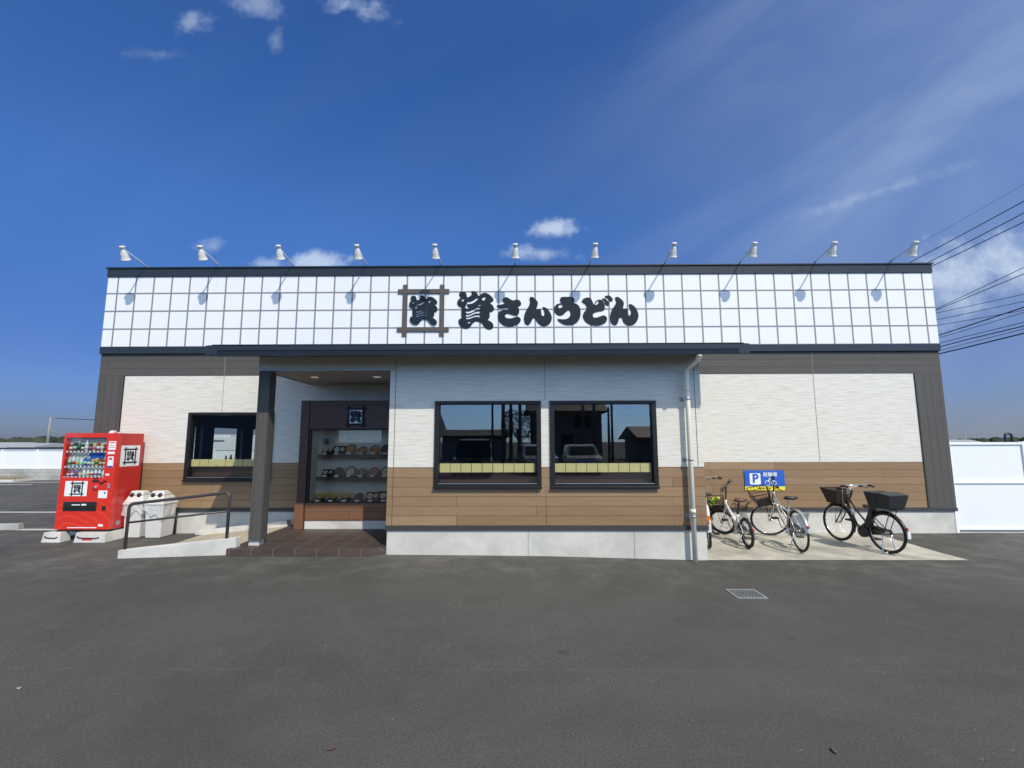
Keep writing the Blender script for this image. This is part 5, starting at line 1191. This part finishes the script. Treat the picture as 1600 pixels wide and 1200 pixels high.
# ------------------------------------------------------------------ far background
def treeline(name, x0, x1, y, zmax, seed, depth=14, step=1.6, base=0.0):
    rr = random.Random(seed); m = MB(); x = x0
    while x < x1:
        h_ = zmax*(.80+.20*sin(x*.045+seed)+rr.uniform(-.10, .10)); r = rr.uniform(2.2, 4.2)
        c = Vector((x, y+rr.uniform(-depth/2, depth/2), base)); nn, mm = 9, 6; vs = []
        for i in range(mm):
            ph = (i/(mm-1))*pi/2
            for k in range(nn):
                t_ = 2*pi*k/nn; q = 1+rr.uniform(-.22, .22)
                vs.append((c.x+r*cos(ph)*cos(t_)*q, c.y+r*cos(ph)*sin(t_)*q, base+h_*sin(ph)*(1+rr.uniform(-.05, .05))))
        m.add(vs, [(i*nn+k, i*nn+(k+1) % nn, (i+1)*nn+(k+1) % nn, (i+1)*nn+k) for i in range(mm-1) for k in range(nn)], True)
        x += rr.uniform(.6, 1.4)*step
    return tag(m.build(name, 'tree_green'), kind='stuff')
tag(treeline('woods', -330, -20, 185, 4.0, 3), 'dark green wooded ridge beyond the houses on the left', 'woods')
tag(treeline('woods', 95, 330, 190, 3.0, 11), 'low dark green wood beyond the fence on the right', 'woods')
def house(x0, x1, y0, y1, he, hr, label, wall='house_wall', roof='roof_tile_grey', wins=(), along=True, group='houses beyond the fences', cat='house'):
    t = thing('house', ((x0+x1)/2, (y0+y1)/2, 0), label, cat, group)
    MB().box(x0, x1, y0, y1, -.1, he).build('wall', wall, t)
    o_ = .5; m = MB()
    if hr-he < .3: m.box(x0-o_*.3, x1+o_*.3, y0-o_*.3, y1+o_*.3, he, hr)
    elif along:
        ym = (y0+y1)/2; m.prism([(y0-o_, he-.12), (y1+o_, he-.12), (y1+o_, he), (ym, hr), (y0-o_, he)], 'x', x0-o_, x1+o_)
    else:
        xm = (x0+x1)/2; m.prism([(x0-o_, he-.12), (x1+o_, he-.12), (x1+o_, he), (xm, hr), (x0-o_, he)], 'y', y0-o_, y1+o_)
    m.build('roof', roof, t)
    for a, b, c, d, yy in wins:
        s = 1 if yy > (y0+y1)/2 else -1
        MB().box(a, b, min(yy, yy+s*.05), max(yy, yy+s*.05), c, d).build('window', 'dark_window', t)
    return t
house(-74, -65.6, 60, 66, 1.05, 1.62, 'grey house with a pale metal roof at the left edge beyond the fence', 'house_wall', 'roof_pale')
house(-64.4, -61.8, 66, 72, .95, 2.05, 'dark tiled house between the pale roofs beyond the left fence', 'house_dark', 'roof_tile_grey')
house(-63.4, -59.9, 58, 63, 1.12, 1.52, 'long low house with a pale green roof beyond the left fence', 'house_dark', 'roof_pale')
house(-60.4, -55, 62, 67, 1.18, 1.68, 'white house with dark windows behind the utility pole on the left', 'house_white', 'roof_pale', [(-60.0, -59.5, .75, 1.1, 62), (-58.9, -57.8, .75, 1.1, 62)])
house(66, 71, 72, 78, 1.1, 1.75, 'pale low house seen over the right fence', 'house_white', 'roof_pale')
house(62, 65.2, 76, 80, 1.2, 1.72, 'small white house left of the pale roof over the right fence', 'house_white', 'roof_pale')
# the long white plant seen through the left window and the room behind it
t = thing('factory_building', (-80, 90, 0), 'long white factory building seen through the left window', 'building')
m = MB(); m.box(-70, -46, 92, 110, -.1, 2.45); m.box(-66, -57, 93, 109, 2.45, 3.1); m.build('wall', 'house_white', t)
for a, b, c, d in [(-69, -67.8, 1.7, 2.1), (-64, -61, 2.65, 2.85), (-65, -63, 1.7, 1.95), (-60.5, -57.5, 1.7, 1.95), (-55, -52, 1.7, 1.95)]: MB().box(a, b, 91.95, 92 if d < 2.45 else 93, c, d).build('window', 'dark_window', t)

def pole(x, y, h, label, arms=((.93, 1.2), (.86, 1.0)), r=.14, ry=0.0, box=False, group='utility poles'):
    t = thing('utility_pole', (x, y, 0), label, 'utility pole', group)
    MB().tube([(x, y, -.2), (x, y, h)], r, 10, radii=[r, r*.62]).build('pole', 'pole_concrete', t)
    for f_, w_ in arms:
        m = MB(); c_, s_ = cos(ry), sin(ry); m.tube([(x-w_*c_, y-w_*s_, h*f_), (x+w_*c_, y+w_*s_, h*f_)], .045, 6)
        for q in (-.9, -.3, .3, .9): m.lathe([(.03, 0), (.05, .05), (.03, .12)], (x+q*w_*c_, y+q*w_*s_, h*f_), n=6)
        m.build('crossarm', 'pole_concrete', t)
    if box: MB().lathe([(.22, 0), (.25, .1), (.25, .6), (.2, .7)], (x+.35, y, h*.72), n=12).build('transformer', 'galvanised', t)
    return t
pole(-84.5, 84, 6.15, 'grey utility pole with two crossarms beyond the left fence', ((.96, .9), (.58, 1.3)), .26)
pole(101, 107, 3.15, 'tiny utility pole on the skyline over the right fence', ((.97, 1.2),), .15)
def cable(pts, r, label, group='overhead cables right of the building', mat='cable_black', name='power_cable'):
    o = MB().tube(pts, r, 6).build(name, mat); return tag(o, label, 'cable', group)
cable([(-84.5+.6, 84, 5.95), (-74, 84.6, 5.55), (-60, 85.3, 5.3), (-40, 86, 5.7)], .05, 'thin cable running right from the far left utility pole', 'far cables')

# overhead cables beside the building, running away from the street; heights from the ground
WD = [  # ray at the right edge (x/y, z/y), ray where it meets the building, radius, label
    ((1.143, .572), (.841, .406), .006, 'faintest topmost thin cable above the last floodlight'),
    ((1.138, .532), (.856, .389), .020, 'uppermost of the three thick cables passing over the right end of the parapet'),
    ((1.134, .504), (.895, .389), .020, 'middle of the three thick cables passing over the right end of the parapet'),
    ((1.131, .483), (.908, .380), .020, 'lowest of the three thick cables passing the right end of the parapet'),
    ((1.117, .378), (.907, .287), .014, 'upper of the close pair of cables beside the top half of the fascia'),
    ((1.115, .363), (.907, .285), .016, 'lower of the close pair of cables beside the top half of the fascia'),
    ((1.109, .317), (.909, .277), .011, 'thin cable just under the close pair'),
    ((1.107, .301), (.909, .266), .011, 'second thin cable under the close pair'),
    ((1.104, .281), (.909, .254), .011, 'third thin cable under the close pair, with a black sleeve at the fascia'),
    ((1.105, .288), (.909, .227), .024, 'thick black cable crossing the thin ones in the middle of the group'),
    ((1.103, .276), (.909, .225), .012, 'slack thinner cable right under the thick crossing cable'),
    ((1.101, .256), (.909, .213), .013, 'cable with a wavy tie wire in the lower group'),
    ((1.099, .247), (.909, .202), .020, 'bundled cable second from the bottom of the lower group'),
    ((1.098, .239), (.909, .198), .011, 'thin cable between the two bundled cables at the bottom'),
    ((1.097, .230), (.909, .191), .026, 'thickest and lowest cable of the group at the right edge')]
for i, (a, b, r, lab) in enumerate(WD):
    r *= .78; XA = 15.2+.12*(i % 4); ya = XA/a[0]; za = CAM_H+a[1]*ya
    t_ = max(.3, a[1]*ya); yb = t_/b[1]; xb = b[0]*yb; A_ = Vector((XA, ya, za)); B_ = Vector((xb, yb, CAM_H+b[1]*yb)); d_ = B_-A_
    d_.z -= .10*(1 if i % 3 else .4)
    pts = []
    for k in range(13):
        s = -1.6+k*.55; p = A_+d_*s; p.z += .016*(s*s-s)*d_.length*.5
        if i in (11, 12, 13): p.z += .02*sin(k*2.1+i)
        pts.append(p)
    cable(pts, r, lab, mat='cable_blue' if i in (1, 2, 3) else 'cable_black')

# ------------------------------------------------------------------ the street behind the camera, seen in the window glass
house(1.4, 7.6, -34, -28.5, 4.3, 6.1, 'two-storey dark house reflected in the bay windows', 'house_dark', 'roof_tile_grey', [(2.2, 3.4, 2.9, 3.9, -28.5), (5.2, 6.6, 2.9, 3.9, -28.5), (4.0, 5.0, .3, 2.2, -28.5)], group='houses across the street')
house(-6.4, -1.0, -33, -27, 2.1, 2.7, 'low dark house reflected in the left bay window', 'house_dark', 'roof_tile_grey', group='houses across the street')
house(-13, -8, -36, -29, 2.9, 4.4, 'low house at the far side of the reflected street', 'house_wall', 'roof_tile_grey', group='houses across the street')
house(-36, -17.5, -30, -23, 5.6, 7.0, 'long dark two-storey building reflected in the left window', 'house_dark', 'roof_tile_grey', group='houses across the street')
house(10.2, 16.5, -31, -25, 1.9, 2.9, 'low tiled house reflected in the right bay window', 'house_dark', 'roof_tile_grey', group='houses across the street')
house(18, 26, -36, -30, 3.0, 4.8, 'tiled house at the right of the reflected street', 'house_wall', 'roof_tile_grey', group='houses across the street')
for x, y, h_, r_, bx_, lab in [(-1.9, -23, 9, .10, False, 'slim pole reflected in the left bay window'), (-1.0, -21.5, 9, .17, False, 'thick pole reflected in the left bay window'), (-.45, -24, 9, .16, True, 'pole with a transformer reflected in the left bay window'), (.25, -20, 9, .15, False, 'pole beside the reflected house'), (5.0, -22, 8.5, .12, False, 'pole before the reflected house'), (6.2, -24, 9, .17, True, 'pole with a transformer at the corner of the reflected house'), (6.75, -21, 4.1, .12, False, 'short pole stub reflected in the right bay window'), (7.4, -23, 9, .11, False, 'slim pole right of the reflected house'), (11.2, -24, 8.8, .11, False, 'pole by the reflected low house')]:
    pole(x, y, h_, lab, ((.94, .8),) if h_ > 5 else (), r_, box=bx_, group='poles across the street')
for i, (z_, y_) in enumerate([(5.2, -21.5), (5.9, -21.7), (6.5, -22), (7.2, -22.4), (7.9, -22.8), (8.3, -23)]):
    cable([(-30+k*6, y_, z_+.004*((k-5)*6)**2*.12-.25*(i == 2)*(k-5)/5) for k in range(11)], .038, f'{NTH[i]} cable from the bottom over the reflected street', 'cables across the street')
def car(x, y, rz, mat, label, tall):
    t = thing('parked_car', (x, y, 0), label, 'car', 'cars parked across the lot', rz)
    h_ = 1.72 if tall else 1.45; P = [(-1.9, .28), (1.9, .28), (1.95, .55), (1.85, .80), (1.05, .92), (.55, h_-.06), (.2, h_), (-1.2, h_), (-1.65, h_-.12), (-1.9, .95), (-1.95, .6)]
    B_ = MB(); n_ = len(P); q = []
    for v, s in ((-.80, .97), (-.84, 1.0), (.84, 1.0), (.80, .97)): q += [(p[0], v*(1 if p[1] < .95 else .84), p[1]*s+(1-s)*.3) for p in P]
    for j in range(3):
        for i in range(n_): B_.f.append((j*n_+i, j*n_+(i+1) % n_, (j+1)*n_+(i+1) % n_, (j+1)*n_+i)); B_.sm.append(False); B_.mi.append(0)
    B_.f += [tuple(range(n_)), tuple(range(4*n_-1, 3*n_-1, -1))]; B_.sm += [False]*2; B_.mi += [0]*2; B_.v = q
    B_.build('body', mat, t, .03, local=True)
    m = MB(); m.hexa([(.60, -.60, h_-.12), (1.06, -.66, .96), (1.06, .66, .96), (.60, .60, h_-.12), (.62, -.60, h_-.11), (1.08, -.66, .97), (1.08, .66, .97), (.62, .60, h_-.11)]); m.build('windscreen', 'dark_window', t, local=True)
    for s in (-1, 1):
        MB().hexa([(-1.3, s*.745, .98), (.85, s*.745, .98), (.40, s*.705, h_-.14), (-1.15, s*.705, h_-.14), (-1.3, s*.765, .98), (.85, s*.765, .98), (.40, s*.725, h_-.14), (-1.15, s*.725, h_-.14)]).build('side_window', 'dark_window', t, local=True)
        MB().box(1.86, 1.955, s*.62-.16, s*.62+.16, .60, .74).build('headlight', 'chrome', t, .02, local=True)
        for u in (-1.2, 1.2): MB().lathe([(.0001, -.1), (.29, -.1), (.31, -.06), (.31, .06), (.29, .1), (.0001, .1)], (u, s*.76, .31), (0, 1, 0), 20).build('wheel', 'rubber', t, local=True)
car(-2.0, -9.2, pi/2, 'car_navy', 'dark blue minivan reflected in the left bay window', True)
car(1.0, -11.0, pi/2-.1, 'car_silver', 'silver car reflected in the right part of the left bay window', False)
car(3.3, -11.2, pi/2, 'car_silver', 'silver car reflected in the left part of the right bay window', False)
car(-5.2, -10.4, pi/2, 'car_dark', 'black car reflected beside the blue minivan', False)
def tree(x, y, h_, label, n_=900):
    t = thing('leafy_tree', (x, y, 0), label, 'tree'); rr = random.Random(int(x*10)); m = MB()
    m.tube([(x, y, -.1), (x+.05, y, h_*.35), (x-.05, y, h_*.6)], .1, 8, radii=[.12, .08, .04])
    for k in range(9):
        a = k*.7; m.tube([(x, y, h_*(.3+.03*k)), (x+.9*cos(a), y+.9*sin(a), h_*(.55+.04*k))], .03, 5, radii=[.04, .012])
    m.build('trunk', 'bark', t); c = MB()
    for k in range(n_):
        a, b_, q = rr.uniform(0, 6.28), rr.uniform(-.6, 1.2), rr.uniform(.5, 1)**.5; p = Vector((x+1.3*q*cos(a)*cos(b_*.8), y+1.3*q*sin(a)*cos(b_*.8), h_*.62+h_*.36*q*sin(b_)))
        e_ = Vector((rr.uniform(-1, 1), rr.uniform(-1, 1), rr.uniform(-1, 1))).normalized()*.09; f_ = e_.orthogonal().normalized()*.06; c.add([p-e_, p+f_, p+e_, p-f_], [(0, 1, 2, 3)])
    c.build('crown', 'tree_green', t)
tree(.1, -22.5, 4.2, 'loose leafy tree beside the reflected house')
